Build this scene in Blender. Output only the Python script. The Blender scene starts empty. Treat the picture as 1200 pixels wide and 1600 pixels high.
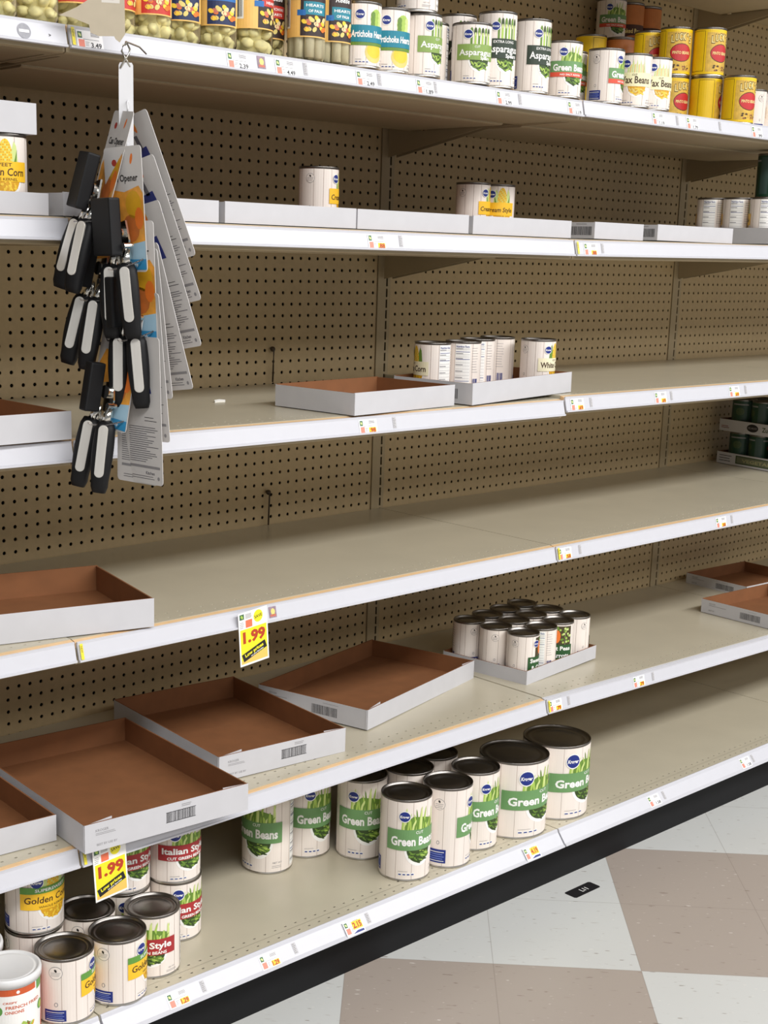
import bpy, bmesh, math, random
from mathutils import Matrix, Vector
random.seed(7)
sc = bpy.context.scene
COL = sc.collection
PI = math.pi
def R(d): return math.radians(d)

# ------------------------------------------------------------------ camera
CAM = Vector((-2.3746, -1.8560, 1.4324))
yaw, pitch, roll = 0.7531, 0.2177, 0.0284
f_ = Vector((math.sin(yaw)*math.cos(pitch), math.cos(yaw)*math.cos(pitch), -math.sin(pitch)))
r_ = Vector((math.cos(yaw), -math.sin(yaw), 0)); u_ = r_.cross(f_)
r2 = math.cos(roll)*r_ + math.sin(roll)*u_; u2 = -math.sin(roll)*r_ + math.cos(roll)*u_
cd = bpy.data.cameras.new('camera'); cam = bpy.data.objects.new('camera', cd); COL.objects.link(cam)
m = Matrix(((r2.x, u2.x, -f_.x, CAM.x), (r2.y, u2.y, -f_.y, CAM.y), (r2.z, u2.z, -f_.z, CAM.z), (0, 0, 0, 1)))
cam.matrix_world = m
cd.sensor_fit = 'HORIZONTAL'; cd.sensor_width = 36; cd.lens = 2168.86/1200*36
cd.shift_x = 58.6/1200; cd.shift_y = 72.06/1200; cd.clip_start = .05
sc.camera = cam

# ------------------------------------------------------------------ world, lights, exposure
w = bpy.data.worlds.new('store_air'); sc.world = w; w.use_nodes = True
w.node_tree.nodes['Background'].inputs[0].default_value = (.97, .98, 1.0, 1)
w.node_tree.nodes['Background'].inputs[1].default_value = 0.24
def area(name, loc, sx, sy, power, rot=(0, 0, 0), col=(1, .99, .98)):
    l = bpy.data.lights.new(name, 'AREA'); l.shape = 'RECTANGLE'; l.size = sx; l.size_y = sy; l.energy = power; l.color = col
    o = bpy.data.objects.new(name, l); COL.objects.link(o); o.location = loc; o.rotation_euler = rot
    return o
area('ceiling_strip_light', (0.3, -5.6, 3.7), 10.0, .8, 120, rot=(R(15), 0, 0))
area('ceiling_strip_light', (0.3, -3.45, 3.7), 10.0, .8, 380, rot=(R(15), 0, 0))
sc.view_settings.view_transform = 'Standard'; sc.view_settings.look = 'None'
sc.view_settings.gamma = 1; sc.view_settings.use_curve_mapping = False
sc.view_settings.exposure = 0.13

# ------------------------------------------------------------------ materials
_M = {}
def srgb(c):
    return tuple((x/255/12.92 if x/255 <= .04045 else ((x/255+.055)/1.055)**2.4) for x in c)
def mat(name, rgb, rough=.5, metal=0, noise=0, nscale=40, stretch=(1, 1, 1), trans=0, bump=0, spec=None, coat=0, alpha=1):
    if name in _M: return _M[name]
    mt = bpy.data.materials.new(name); mt.use_nodes = True; nt = mt.node_tree; b = nt.nodes['Principled BSDF']
    c = srgb(rgb)
    b.inputs['Base Color'].default_value = (*c, 1); b.inputs['Roughness'].default_value = rough; b.inputs['Metallic'].default_value = metal
    if trans: b.inputs['Transmission Weight'].default_value = trans; b.inputs['IOR'].default_value = 1.45
    if spec is not None: b.inputs['Specular IOR Level'].default_value = spec
    if coat: b.inputs['Coat Weight'].default_value = coat
    if alpha < 1: b.inputs['Alpha'].default_value = alpha
    if noise or bump:
        tc = nt.nodes.new('ShaderNodeTexCoord'); mp = nt.nodes.new('ShaderNodeMapping'); mp.inputs['Scale'].default_value = stretch
        nz = nt.nodes.new('ShaderNodeTexNoise'); nz.inputs['Scale'].default_value = nscale; nz.inputs['Detail'].default_value = 4
        nt.links.new(tc.outputs['Object'], mp.inputs[0]); nt.links.new(mp.outputs[0], nz.inputs['Vector'])
        if noise:
            cr = nt.nodes.new('ShaderNodeMapRange'); cr.inputs[1].default_value = .3; cr.inputs[2].default_value = .7
            cr.inputs[3].default_value = 1-noise; cr.inputs[4].default_value = 1+noise
            mx = nt.nodes.new('ShaderNodeVectorMath'); mx.operation = 'SCALE'; mx.inputs[0].default_value = c
            nt.links.new(nz.outputs[0], cr.inputs[0]); nt.links.new(cr.outputs[0], mx.inputs['Scale']); nt.links.new(mx.outputs[0], b.inputs['Base Color'])
        if bump:
            bp = nt.nodes.new('ShaderNodeBump'); bp.inputs['Strength'].default_value = bump; bp.inputs['Distance'].default_value = .001
            nt.links.new(nz.outputs[0], bp.inputs['Height']); nt.links.new(bp.outputs[0], b.inputs['Normal'])
    _M[name] = mt
    return mt
PEG = mat('pegboard_brown', (200, 177, 136), .5, noise=.05, nscale=60)
VOID = mat('hole_shade_black', (10, 8, 6), .95, noise=.1)  # near-black colour stands in for the shade inside holes and slots
UPR = mat('upright_tan', (186, 168, 134), .45, noise=.03)
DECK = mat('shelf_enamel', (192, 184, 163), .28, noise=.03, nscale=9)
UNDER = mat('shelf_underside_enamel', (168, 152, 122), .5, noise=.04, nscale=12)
LIP = mat('shelf_lip_tan', (222, 186, 140), .4, noise=.04)
RAIL = mat('price_rail_white', (203, 203, 209), .35, noise=.01)
BLACKP = mat('kick_black', (16, 16, 18), .6, noise=.15, nscale=8, spec=.25)
TIN = mat('tin_metal', (196, 192, 186), .3, metal=1, noise=.03)
LID = mat('lid_metal', (128, 124, 120), .32, metal=1, noise=.05, nscale=20)
PAPER = mat('can_label_paper', (238, 228, 219), .45, noise=.035, nscale=90, stretch=(1, 1, .06))
PLANK = mat('label_plank_line', (172, 152, 142), .5, noise=.1)
WHITE = mat('print_white', (245, 244, 240), .45, noise=.01)
BLK = mat('print_black', (28, 26, 28), .5, noise=.02)
GRY = mat('print_grey', (140, 138, 140), .5, noise=.03)
NAVY = mat('print_navy', (22, 44, 128), .45, noise=.05)
CARTO = mat('carton_white', (196, 195, 198), .6, noise=.02, nscale=30)
CARTI = mat('carton_kraft', (131, 84, 49), .8, noise=.07, nscale=25)
CLEAR = mat('clear_plastic', (240, 235, 235), .08, trans=.95)

# ------------------------------------------------------------------ object helpers
def link(name, me, parent=None, loc=None, rot=None):
    o = bpy.data.objects.new(name, me); COL.objects.link(o)
    if parent: o.parent = parent
    if loc is not None: o.location = loc
    if rot is not None: o.rotation_euler = rot
    return o
def tag(o, label, cat, group=None):
    o['label'] = label; o['category'] = cat
    if group: o['group'] = group
    return o
def struct(o): o['kind'] = 'structure'; return o
def empty(name, loc=(0, 0, 0), rz=0):
    o = link(name, None, loc=loc, rot=(0, 0, rz)); o.empty_display_size = .02; return o
def mesh(name, bm, *mats, smooth=False):
    me = bpy.data.meshes.new(name)
    if smooth:
        for f in bm.faces: f.smooth = True
    bm.normal_update(); bm.to_mesh(me); bm.free()
    for q in mats: me.materials.append(q)
    return me
def pmesh(name, vs, fs, mats, mi=None, smooth=False):
    me = bpy.data.meshes.new(name); me.from_pydata(vs, [], fs)
    for q in mats: me.materials.append(q)
    if mi: me.polygons.foreach_set('material_index', mi)
    if smooth: me.polygons.foreach_set('use_smooth', [True]*len(fs))
    me.update(); return me
def box(bm, x0, x1, y0, y1, z0, z1, mi=0, bev=0):
    vs = [bm.verts.new(p) for p in ((x0, y0, z0), (x1, y0, z0), (x1, y1, z0), (x0, y1, z0), (x0, y0, z1), (x1, y0, z1), (x1, y1, z1), (x0, y1, z1))]
    fs = [bm.faces.new([vs[i] for i in q]) for q in ((0, 3, 2, 1), (4, 5, 6, 7), (0, 1, 5, 4), (1, 2, 6, 5), (2, 3, 7, 6), (3, 0, 4, 7))]
    for f in fs: f.material_index = mi
    if bev:
        es = list({e for f in fs for e in f.edges})
        g = bmesh.ops.bevel(bm, geom=es, offset=bev, segments=2, affect='EDGES', profile=.6)
        for f in g['faces']: f.material_index = mi
    return fs
def extrude_profile(bm, pts, x0, x1, mi=0, axis='x'):
    """closed profile of (a,b) swept along x; a=y b=z"""
    A = [bm.verts.new((x0, a, b)) for a, b in pts]; B = [bm.verts.new((x1, a, b)) for a, b in pts]
    n = len(pts); fs = []
    for i in range(n):
        fs.append(bm.faces.new((A[i], A[(i+1) % n], B[(i+1) % n], B[i])))
    fs.append(bm.faces.new(A[::-1])); fs.append(bm.faces.new(B))
    for f in fs: f.material_index = mi
    bmesh.ops.recalc_face_normals(bm, faces=fs)
def slab(bm, pts, t, M=None, mi=0):
    """polygon in the local xz plane with thickness t along +y"""
    A = [bm.verts.new((x, 0, z)) for x, z in pts]; B = [bm.verts.new((x, t, z)) for x, z in pts]; n = len(pts)
    fs = [bm.faces.new(A), bm.faces.new(B[::-1])]
    for i in range(n): fs.append(bm.faces.new((A[i], B[i], B[(i+1) % n], A[(i+1) % n])))
    for f in fs: f.material_index = mi
    bmesh.ops.recalc_face_normals(bm, faces=fs)
    if M: bmesh.ops.transform(bm, matrix=M, verts=A+B)
    return fs
def lathe(bm, prof, seg=48, mi=0, cap0=False, cap1=False):
    rings = []
    for r, z in prof:
        if r <= 1e-6: rings.append([bm.verts.new((0, 0, z))])
        else: rings.append([bm.verts.new((r*math.cos(2*PI*i/seg), r*math.sin(2*PI*i/seg), z)) for i in range(seg)])
    for a, b in zip(rings, rings[1:]):
        for i in range(seg):
            j = (i+1) % seg
            if len(a) == 1 and len(b) == 1: continue
            q = (a[0], b[j], b[i]) if len(a) == 1 else ((a[i], a[j], b[0]) if len(b) == 1 else (a[i], a[j], b[j], b[i]))
            f = bm.faces.new(q); f.material_index = mi; f.smooth = True
def tube(bm, pts, rad, seg=8, mi=0, cap=True):
    pts = [Vector(p) for p in pts]; rings = []
    rads = rad if isinstance(rad, (list, tuple)) else [rad]*len(pts)
    up = Vector((0, 0, 1))
    for i, p in enumerate(pts):
        d = (pts[min(i+1, len(pts)-1)]-pts[max(i-1, 0)]).normalized()
        a = d.cross(up)
        if a.length < .1: a = d.cross(Vector((1, 0, 0)))
        a.normalize(); b = d.cross(a)
        rings.append([bm.verts.new(p+rads[i]*(math.cos(2*PI*k/seg)*a+math.sin(2*PI*k/seg)*b)) for k in range(seg)])
    for A, B in zip(rings, rings[1:]):
        for k in range(seg):
            f = bm.faces.new((A[k], A[(k+1) % seg], B[(k+1) % seg], B[k])); f.smooth = True; f.material_index = mi
    if cap:
        for q in (rings[0][::-1], rings[-1]):
            f = bm.faces.new(q); f.material_index = mi

# ------------------------------------------------------------------ vector print: flat shapes on (u,v), layered, bent on a cylinder or left flat
_T = {}
def text_tris(s, bold=0.0, shear=0.0):
    k = (s, bold, shear)
    if k not in _T:
        c = bpy.data.curves.new('t', 'FONT'); c.body = s; c.size = 1; c.offset = bold; c.shear = shear
        c.dimensions = '2D'; c.fill_mode = 'FRONT'; c.resolution_u = 2; c.align_x = 'LEFT'
        o = bpy.data.objects.new('t', c); COL.objects.link(o)
        dg = bpy.context.evaluated_depsgraph_get(); dg.update()
        me = bpy.data.meshes.new_from_object(o.evaluated_get(dg))
        vs = [(v.co.x, v.co.y) for v in me.vertices]; fs = [tuple(p.vertices) for p in me.polygons]
        bpy.data.objects.remove(o); bpy.data.curves.remove(c); bpy.data.meshes.remove(me)
        xs = [v[0] for v in vs]; ys = [v[1] for v in vs]
        _T[k] = (vs, fs, (min(xs), max(xs), min(ys), max(ys)))
    return _T[k]
class Art:
    def __init__(s): s.L = []          # (verts2d, faces, material, layer)
    def poly(s, pts, m, lay=1): s.L.append((list(pts), [tuple(range(len(pts)))], m, lay))
    def rect(s, x0, x1, y0, y1, m, lay=1): s.poly([(x0, y0), (x1, y0), (x1, y1), (x0, y1)], m, lay)
    def ell(s, cx, cy, rx, ry, m, lay=1, n=20, a0=0, a1=360, rot=0):
        c, d = math.cos(rot), math.sin(rot); p = []
        full = abs(a1-a0) >= 360
        for i in range(n if full else n+1):
            a = R(a0+(a1-a0)*i/n); x, y = rx*math.cos(a), ry*math.sin(a); p.append((cx+x*c-y*d, cy+x*d+y*c))
        s.poly(p, m, lay)
    def text(s, t, cx, cy, h, m, lay=3, bold=.02, shear=0, w=None, align='C', rot=0):
        """cap-height h, optional fixed width w, (cx,cy) the centre or the left middle"""
        vs, fs, (a, b, c, d) = text_tris(t, bold, shear)
        sy = h/.72; sx = w/(b-a) if w else sy
        ox = cx-(a+b)/2*sx if align == 'C' else cx-a*sx
        cr, sr = math.cos(rot), math.sin(rot); P = []
        for x, y in vs:
            X, Y = ox+x*sx-cx, (y-.36)*sy; P.append((cx+X*cr-Y*sr, cy+X*sr+Y*cr))
        s.L.append((P, fs, m, lay))
    def lines(s, x0, x1, y0, y1, n, m, lay=2, t=.0007, ragged=.3):
        rnd = random.Random(n*7+int(x0*1e4))
        for i in range(n):
            y = y1-(y1-y0)*(i+.5)/n; s.rect(x0, x1-(x1-x0)*ragged*rnd.random(), y-t/2, y+t/2, m, lay)
    def barcode(s, x0, x1, y0, y1, m, lay=2, seed=1):
        rnd = random.Random(seed); x = x0
        while x < x1:
            q = rnd.choice((.0006, .0009, .0015)); s.rect(x, min(x+q, x1), y0, y1, m, lay); x += q+rnd.choice((.0006, .0009, .0012))
    def build(s, name, base=None, r=None, step=.15e-3, du=.005, M=None):
        """base = (bm, mats) to add to; r bends round z at radius r (u=0 at +x)"""
        mats = []; bm = bmesh.new()
        groups = {}
        for vs, fs, m, lay in s.L: groups.setdefault((lay,), []).append((vs, fs, m))
        for (lay,), lst in sorted(groups.items()):
            b2 = bmesh.new()
            for k, (vs, fs, m) in enumerate(lst):
                if m not in mats: mats.append(m)
                mi = mats.index(m); V = [b2.verts.new((x, y, 0)) for x, y in vs]
                for q in fs:
                    try: f = b2.faces.new([V[i] for i in q])
                    except ValueError: continue
                    f.material_index = mi
            ng = [f for f in b2.faces if len(f.verts) > 4]
            if ng: bmesh.ops.triangulate(b2, faces=ng)
            for f in b2.faces:
                f.normal_update()
            fl = [f for f in b2.faces if f.normal.z < 0]
            if fl: bmesh.ops.reverse_faces(b2, faces=fl)
            if r:
                xs = [v.co.x for v in b2.verts]; x = math.floor(min(xs)/du)*du+du
                while x < max(xs):
                    bmesh.ops.bisect_plane(b2, geom=b2.verts[:]+b2.edges[:]+b2.faces[:], dist=1e-7, plane_co=(x, 0, 0), plane_no=(1, 0, 0)); x += du
            for v in b2.verts:
                u, h = v.co.x, v.co.y; o = lay*step
                v.co = Vector(((r+o)*math.cos(u/r), (r+o)*math.sin(u/r), h)) if r else Vector((u, -o, h))
            tmp = bpy.data.meshes.new('tmp'); b2.to_mesh(tmp); b2.free(); bm.from_mesh(tmp); bpy.data.meshes.remove(tmp)
        if base:
            bb, bmats = base
            off = len(bmats)
            for f in bm.faces: f.material_index += off
            if M: bmesh.ops.transform(bm, matrix=M, verts=bm.verts)
            tmp = bpy.data.meshes.new('tmp'); bm.to_mesh(tmp); bm.free(); bb.from_mesh(tmp); bpy.data.meshes.remove(tmp)
            bmats.extend(mats); return
        if M: bmesh.ops.transform(bm, matrix=M, verts=bm.verts)
        return mesh(name, bm, *mats)

# ------------------------------------------------------------------ dimensions of the shelving
P = .0254; BAY = 48*P; D = .5643; Z0 = 1.4131
S = {  # level: rail top z at the left and right end of bays -1 (left), 0 (middle), 1 (right), 2 (far right)
 'A': [(1.742, 1.743), (1.743, 1.745), (1.746, 1.753), (1.753, 1.755)],
 'B': [(1.461, 1.467), (1.467, 1.466), (1.466, 1.475), (1.475, 1.476)],
 'C': [(1.131, 1.130), (1.130, 1.131), (1.138, 1.136), (1.136, 1.136)],
 'D': [(.804, .804), (.803, .809), (.809, .810), (.810, .810)],
 'E': [(.449, .448), (.447, .456), (.457, .436), (.436, .436)],
 'Z': [(2.150, 2.150)]*4,
}
def surf(l, x):
    if l == 'F': return .1663
    b = min(3, max(0, int(math.floor(x/BAY))+2)); a, c = S[l][b]; t = (x-(b-2)*BAY)/BAY
    return a+(c-a)*t+.004

# ------------------------------------------------------------------ floor
def floor_mat():
    mt = bpy.data.materials.new('vinyl_tiles'); mt.use_nodes = True; nt = mt.node_tree; N = nt.nodes; Lk = nt.links; b = N['Principled BSDF']
    tc = N.new('ShaderNodeTexCoord'); mp = N.new('ShaderNodeMapping'); mp.inputs['Location'].default_value = (0, 0, .3); Lk.new(tc.outputs['Object'], mp.inputs[0])
    ch = N.new('ShaderNodeTexChecker'); ch.inputs['Scale'].default_value = 1/.6096; Lk.new(mp.outputs[0], ch.inputs['Vector'])
    ch.inputs['Color2'].default_value = (*srgb((170, 158, 148)), 1); ch.inputs['Color1'].default_value = (*srgb((207, 208, 205)), 1)
    last = ch.outputs['Color']
    def fleck(sc_, st, lo, hi, col, seed, fac):
        nonlocal last
        m2 = N.new('ShaderNodeMapping'); m2.inputs['Scale'].default_value = st; m2.inputs['Location'].default_value = (seed, seed*2, 0); m2.inputs['Rotation'].default_value = (0, 0, R(45)); Lk.new(tc.outputs['Object'], m2.inputs[0])
        nz = N.new('ShaderNodeTexNoise'); nz.inputs['Scale'].default_value = sc_; nz.inputs['Detail'].default_value = 2; Lk.new(m2.outputs[0], nz.inputs['Vector'])
        mr = N.new('ShaderNodeMapRange'); mr.inputs[1].default_value = lo; mr.inputs[2].default_value = hi; mr.inputs[4].default_value = fac; Lk.new(nz.outputs[0], mr.inputs[0])
        mx = N.new('ShaderNodeMixRGB'); mx.inputs['Color2'].default_value = (*srgb(col), 1); Lk.new(mr.outputs[0], mx.inputs['Fac']); Lk.new(last, mx.inputs['Color1']); last = mx.outputs[0]
    fleck(60, (.45, 2.2, 1), .69, .73, (120, 104, 92), 3, .8)
    fleck(90, (.5, 1.8, 1), .70, .74, (236, 232, 224), 8, .6)
    fleck(45, (.5, 2.4, 1), .66, .78, (150, 136, 124), 5, .45)
    fleck(1.2, (1, 1, 1), .3, .8, (150, 140, 128), 1, .18)
    sx = N.new('ShaderNodeSeparateXYZ'); Lk.new(tc.outputs['Object'], sx.inputs[0]); sm = None
    for k in 'XY':
        pp = N.new('ShaderNodeMath'); pp.operation = 'PINGPONG'; pp.inputs[1].default_value = .1524; Lk.new(sx.outputs[k], pp.inputs[0])
        lt = N.new('ShaderNodeMath'); lt.operation = 'LESS_THAN'; lt.inputs[1].default_value = .0009; Lk.new(pp.outputs[0], lt.inputs[0])
        if sm is None: sm = lt
        else:
            mxx = N.new('ShaderNodeMath'); mxx.operation = 'MAXIMUM'; Lk.new(sm.outputs[0], mxx.inputs[0]); Lk.new(lt.outputs[0], mxx.inputs[1]); sm = mxx
    fm = N.new('ShaderNodeMath'); fm.operation = 'MULTIPLY'; fm.inputs[1].default_value = .4; Lk.new(sm.outputs[0], fm.inputs[0])
    mx = N.new('ShaderNodeMixRGB'); mx.inputs['Color2'].default_value = (*srgb((120, 108, 98)), 1); Lk.new(fm.outputs[0], mx.inputs['Fac']); Lk.new(last, mx.inputs['Color1'])
    Lk.new(mx.outputs[0], b.inputs['Base Color']); b.inputs['Roughness'].default_value = .35
    return mt
bm = bmesh.new(); box(bm, -6, 6, -6, 6, -.05, 0)
fl = struct(link('floor', mesh('floor', bm, floor_mat()), loc=(-.1252, -.3806, 0), rot=(0, 0, -.7956)))

# ------------------------------------------------------------------ pegboard, uprights
def holed_cells(xs, zs, P, rad, depth, seg=8, conv=lambda x, d, z: (x, d, z), hx=1, hz=1):
    """square cells with a round hole; wall of the hole goes 'depth' inwards"""
    vs = []; fs = []
    h = P/2
    for z in zs:
        for x in xs:
            b = len(vs); sq = []
            for k in range(8):
                sx, sz = ((1, 0), (1, 1), (0, 1), (-1, 1), (-1, 0), (-1, -1), (0, -1), (1, -1))[k]; vs.append(conv(x+sx*h, 0, z+sz*h))
            for k in range(8):
                a = PI/4*k; vs.append(conv(x+hx*rad*math.cos(a), 0, z+hz*rad*math.sin(a)))
            for k in range(8):
                a = PI/4*k; vs.append(conv(x+hx*rad*math.cos(a), depth, z+hz*rad*math.sin(a)))
            for k in range(8):
                j = (k+1) % 8
                fs.append((b+k, b+8+k, b+8+j, b+j)); fs.append((b+8+k, b+16+k, b+16+j, b+8+j))
    return vs, fs
xs = [.0322+i*P for i in range(46)]; zs = [Z0-r*P for r in range(-34, 49)]
vs, fs = holed_cells(xs, zs, P, .0040, .0025)
zt, zb = zs[0]+P/2, zs[-1]-P/2; x0, x1 = xs[0]-P/2, xs[-1]+P/2
def addq(p):
    b = len(vs); vs.extend(p); fs.append((b, b+1, b+2, b+3))
addq([(.012, 0, zb), (x0, 0, zb), (x0, 0, zt), (.012, 0, zt)]); addq([(x1, 0, zb), (BAY-.0335, 0, zb), (BAY-.0335, 0, zt), (x1, 0, zt)])
addq([(BAY-.0335, 0, zb), (BAY-.0335, .008, zb), (BAY-.0335, .008, zt), (BAY-.0335, 0, zt)])
peg_me = pmesh('pegboard', vs, fs, [PEG])
nm = ['far left', 'middle left', 'middle right', 'far right']
for i in range(4):
    o = link('pegboard_panel', peg_me, loc=((i-2)*BAY, D, 0))
    tag(o, 'brown perforated pegboard back, %s bay of the four behind the shelves' % nm[i], 'pegboard', 'pegboard backs of the shelving')
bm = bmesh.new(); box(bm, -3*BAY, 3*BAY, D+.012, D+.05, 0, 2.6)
struct(link('shade_backing', mesh('shade_backing', bm, VOID)))  # sheet behind the pegboards, hole shade painted in as its colour
def upright_mesh():
    vs = []; fs = []; y = -.002
    n = 96; z = .1
    x0, x1, s0, s1 = -.0295, .0115, -.0028, .0028
    for i in range(n):
        za, zb_ = Z0-(49-i)*P-P/2, Z0-(49-i)*P+P/2; ha, hb = za+.0028, zb_-.0028
        for (a, b, c, d) in ((x0, s0, za, zb_), (s1, x1, za, zb_), (s0, s1, za, ha), (s0, s1, hb, zb_)):
            k = len(vs); vs += [(a, y, c), (b, y, c), (b, y, d), (a, y, d)]; fs.append((k, k+1, k+2, k+3))
        k = len(vs); vs += [(s0, y, ha), (s1, y, ha), (s1, y, hb), (s0, y, hb), (s0, .0005, ha), (s1, .0005, ha), (s1, .0005, hb), (s0, .0005, hb)]
        fs += [(k, k+4, k+5, k+1), (k+1, k+5, k+6, k+2), (k+2, k+6, k+7, k+3), (k+3, k+7, k+4, k)]
    za, zb_ = Z0-49*P-P/2, Z0+46*P+P/2
    for xx in (x0, x1):
        k = len(vs); vs += [(xx, y, za), (xx, .01, za), (xx, .01, zb_), (xx, y, zb_)]; fs.append((k, k+1, k+2, k+3))
    return pmesh('upright', vs, fs, [UPR])
um = upright_mesh()
for i, t in enumerate(['at the far left behind the hanging strip', 'in the middle of the picture', 'right of the middle with a bracket at the top', 'beyond the right edge']):
    if i == 3: continue
    o = link('slotted_upright', um, loc=((i-1)*BAY, D, 0))
    tag(o, 'tan slotted steel upright ' + t, 'shelf upright', 'slotted uprights between pegboards')

# ------------------------------------------------------------------ shelves
def deck_mesh(yf=.0215, rows=(.036, .0615), yb=D-.004, th=.012, L=BAY-.003):
    vs = []; fs = []; mi = []
    n = 47
    def q(p, m=0):
        b = len(vs); vs.extend(p); fs.append(tuple(range(b, b+len(p)))); mi.append(m)
    q([(0, yf, 0), (L, yf, 0), (L, rows[0]-P/2, 0), (0, rows[0]-P/2, 0)])
    for k, ry in enumerate(rows):
        xo = (L-n*P)/2 + (P/2 if k else 0)
        xs_ = [xo+P/2+i*P for i in range(n-(1 if k else 0))]
        v2, f2 = holed_cells(xs_, [0], P, .0031, .0012, conv=lambda x, d, z, ry=ry: (x, ry+z, -d), hz=.7)
        b = len(vs); vs.extend(v2); fs.extend([tuple(reversed([i+b for i in f])) for f in f2]); mi.extend([0]*len(f2))
        a, c = xs_[0]-P/2, xs_[-1]+P/2
        q([(0, ry-P/2, 0), (a, ry-P/2, 0), (a, ry+P/2, 0), (0, ry+P/2, 0)]); q([(c, ry-P/2, 0), (L, ry-P/2, 0), (L, ry+P/2, 0), (c, ry+P/2, 0)])
    r1 = rows[-1]+P/2
    q([(0, r1, 0), (L, r1, 0), (L, yb, 0), (0, yb, 0)])
    q([(0, yf, -th), (0, yb, -th), (L, yb, -th), (L, yf, -th)])
    q([(0, yf, 0), (0, yf, -th), (L, yf, -th), (L, yf, 0)]); q([(0, yb, 0), (L, yb, 0), (L, yb, -th), (0, yb, -th)])
    q([(0, yf, 0), (0, yb, 0), (0, yb, -th), (0, yf, -th)]); q([(L, yf, 0), (L, yf, -th), (L, yb, -th), (L, yb, 0)])
    return pmesh('deck', vs, fs, [DECK], mi)
dm = deck_mesh()
L_ = BAY-.003
bm = bmesh.new(); extrude_profile(bm, [(.0208, -.001), (.0208, -.012), (.012, -.012), (.012, -.0045), (.0135, -.0028)], 0, L_); lip_me = mesh('lip', bm, LIP); lip2_me = lip_me.copy(); lip2_me.materials[0] = RAIL
bm = bmesh.new(); extrude_profile(bm, [(.010, -.002), (.0075, -.0025), (.0078, -.0065), (.0020, -.0305), (-.0010, -.0315), (-.0010, -.0345), (.0040, -.0355), (.012, -.008)], .001, L_-.001); rail_me = mesh('rail', bm, RAIL)
bm = bmesh.new(); extrude_profile(bm, [(.0125, -.0121), (.19, -.0121), (.19, -.040), (.185, -.042), (.018, -.042), (.0125, -.040)], 0, L_)
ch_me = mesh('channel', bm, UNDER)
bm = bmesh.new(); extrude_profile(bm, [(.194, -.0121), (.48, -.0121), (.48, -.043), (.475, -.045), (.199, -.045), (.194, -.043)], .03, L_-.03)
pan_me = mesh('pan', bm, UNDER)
def bracket_mesh():
    bm = bmesh.new(); pts = [(.05, -.043), (.27, -.046), (D-.006, -.100), (D-.006, -.0125), (.482, -.0125), (.482, -.0445), (.05, -.0425)]
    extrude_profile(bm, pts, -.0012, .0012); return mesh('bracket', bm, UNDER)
br_me = bracket_mesh()
def sticker(w_=.0055, h_=.026):
    a = Art(); Y = mat('sticker_yellow', (236, 220, 60), .4, noise=.12, nscale=300); a.rect(0, w_, -h_, 0, Y, 1)
    a.text('NEW', w_/2, -h_*.35, .0035, mat('sticker_olive', (150, 140, 40), .4), 2, rot=-PI/2); return a.build('sticker')
st_me = sticker()
LV = {'Z': 'above the topmost cans', 'A': 'top stocked shelf', 'B': 'second shelf down', 'C': 'third shelf down', 'D': 'fourth shelf down', 'E': 'fifth shelf down'}
for l in 'ZABCDE':
    for b in range(4):
        if l in 'Z' and b == 0: continue
        a, c = S[l][b]
        o = empty('shelf', ((b-2)*BAY+.0015, 0, a+.004)); o.rotation_euler = (0, -math.atan2(c-a, BAY), 0)
        tag(o, 'cream metal shelf with white rail, %s, %s bay' % (LV[l], nm[b]), 'shelf', 'metal shelves of the aisle unit')
        link('deck', dm, o); link('front_lip', lip2_me if l == 'E' and b > 1 else lip_me, o); link('price_rail', rail_me, o)
        link('front_channel', ch_me, o); link('underside_pan', pan_me, o)
        link('bracket', br_me, o, loc=(.012, 0, 0)); link('bracket', br_me, o, loc=(L_-.012, 0, 0))
        if l != 'Z' and b in (1, 2) and (l, b) != ('A', 2) and (l, b) != ('C', 2):
            s = link('joint_sticker', st_me, o, loc=(.0035, .0050, -.0050), rot=(R(-13.5), 0, 0)); s['label'] = 'small yellow sticker on the rail end'
# base shelf
base_me = deck_mesh(yf=-.0455, rows=(-.033, -.007), th=.02)
bm = bmesh.new(); extrude_profile(bm, [(-.0455, 0), (-.0475, .0005), (-.0495, -.001), (-.0515, -.0065), (-.0690, -.0285), (-.0735, -.031), (-.0745, -.034), (-.070, -.036), (-.0455, -.022)], .001, L_-.001)
brail_me = mesh('base_rail', bm, RAIL)
bm = bmesh.new(); box(bm, 0, BAY, .006, .03, 0, .145); kick_me = mesh('kick', bm, BLACKP)
for b in range(4):
    o = empty('base_shelf', ((b-2)*BAY+.0015, 0, .1663))
    tag(o, 'wide bottom shelf deck with sloping white price rail, %s bay' % nm[b], 'shelf', 'bottom shelf decks')
    link('deck', base_me, o); link('price_rail', brail_me, o)
    k = link('kick_plate', kick_me, loc=((b-2)*BAY, 0, 0)); tag(k, 'black kick plate under the bottom shelf, %s bay' % nm[b], 'kick plate', 'black kick plates')

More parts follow.
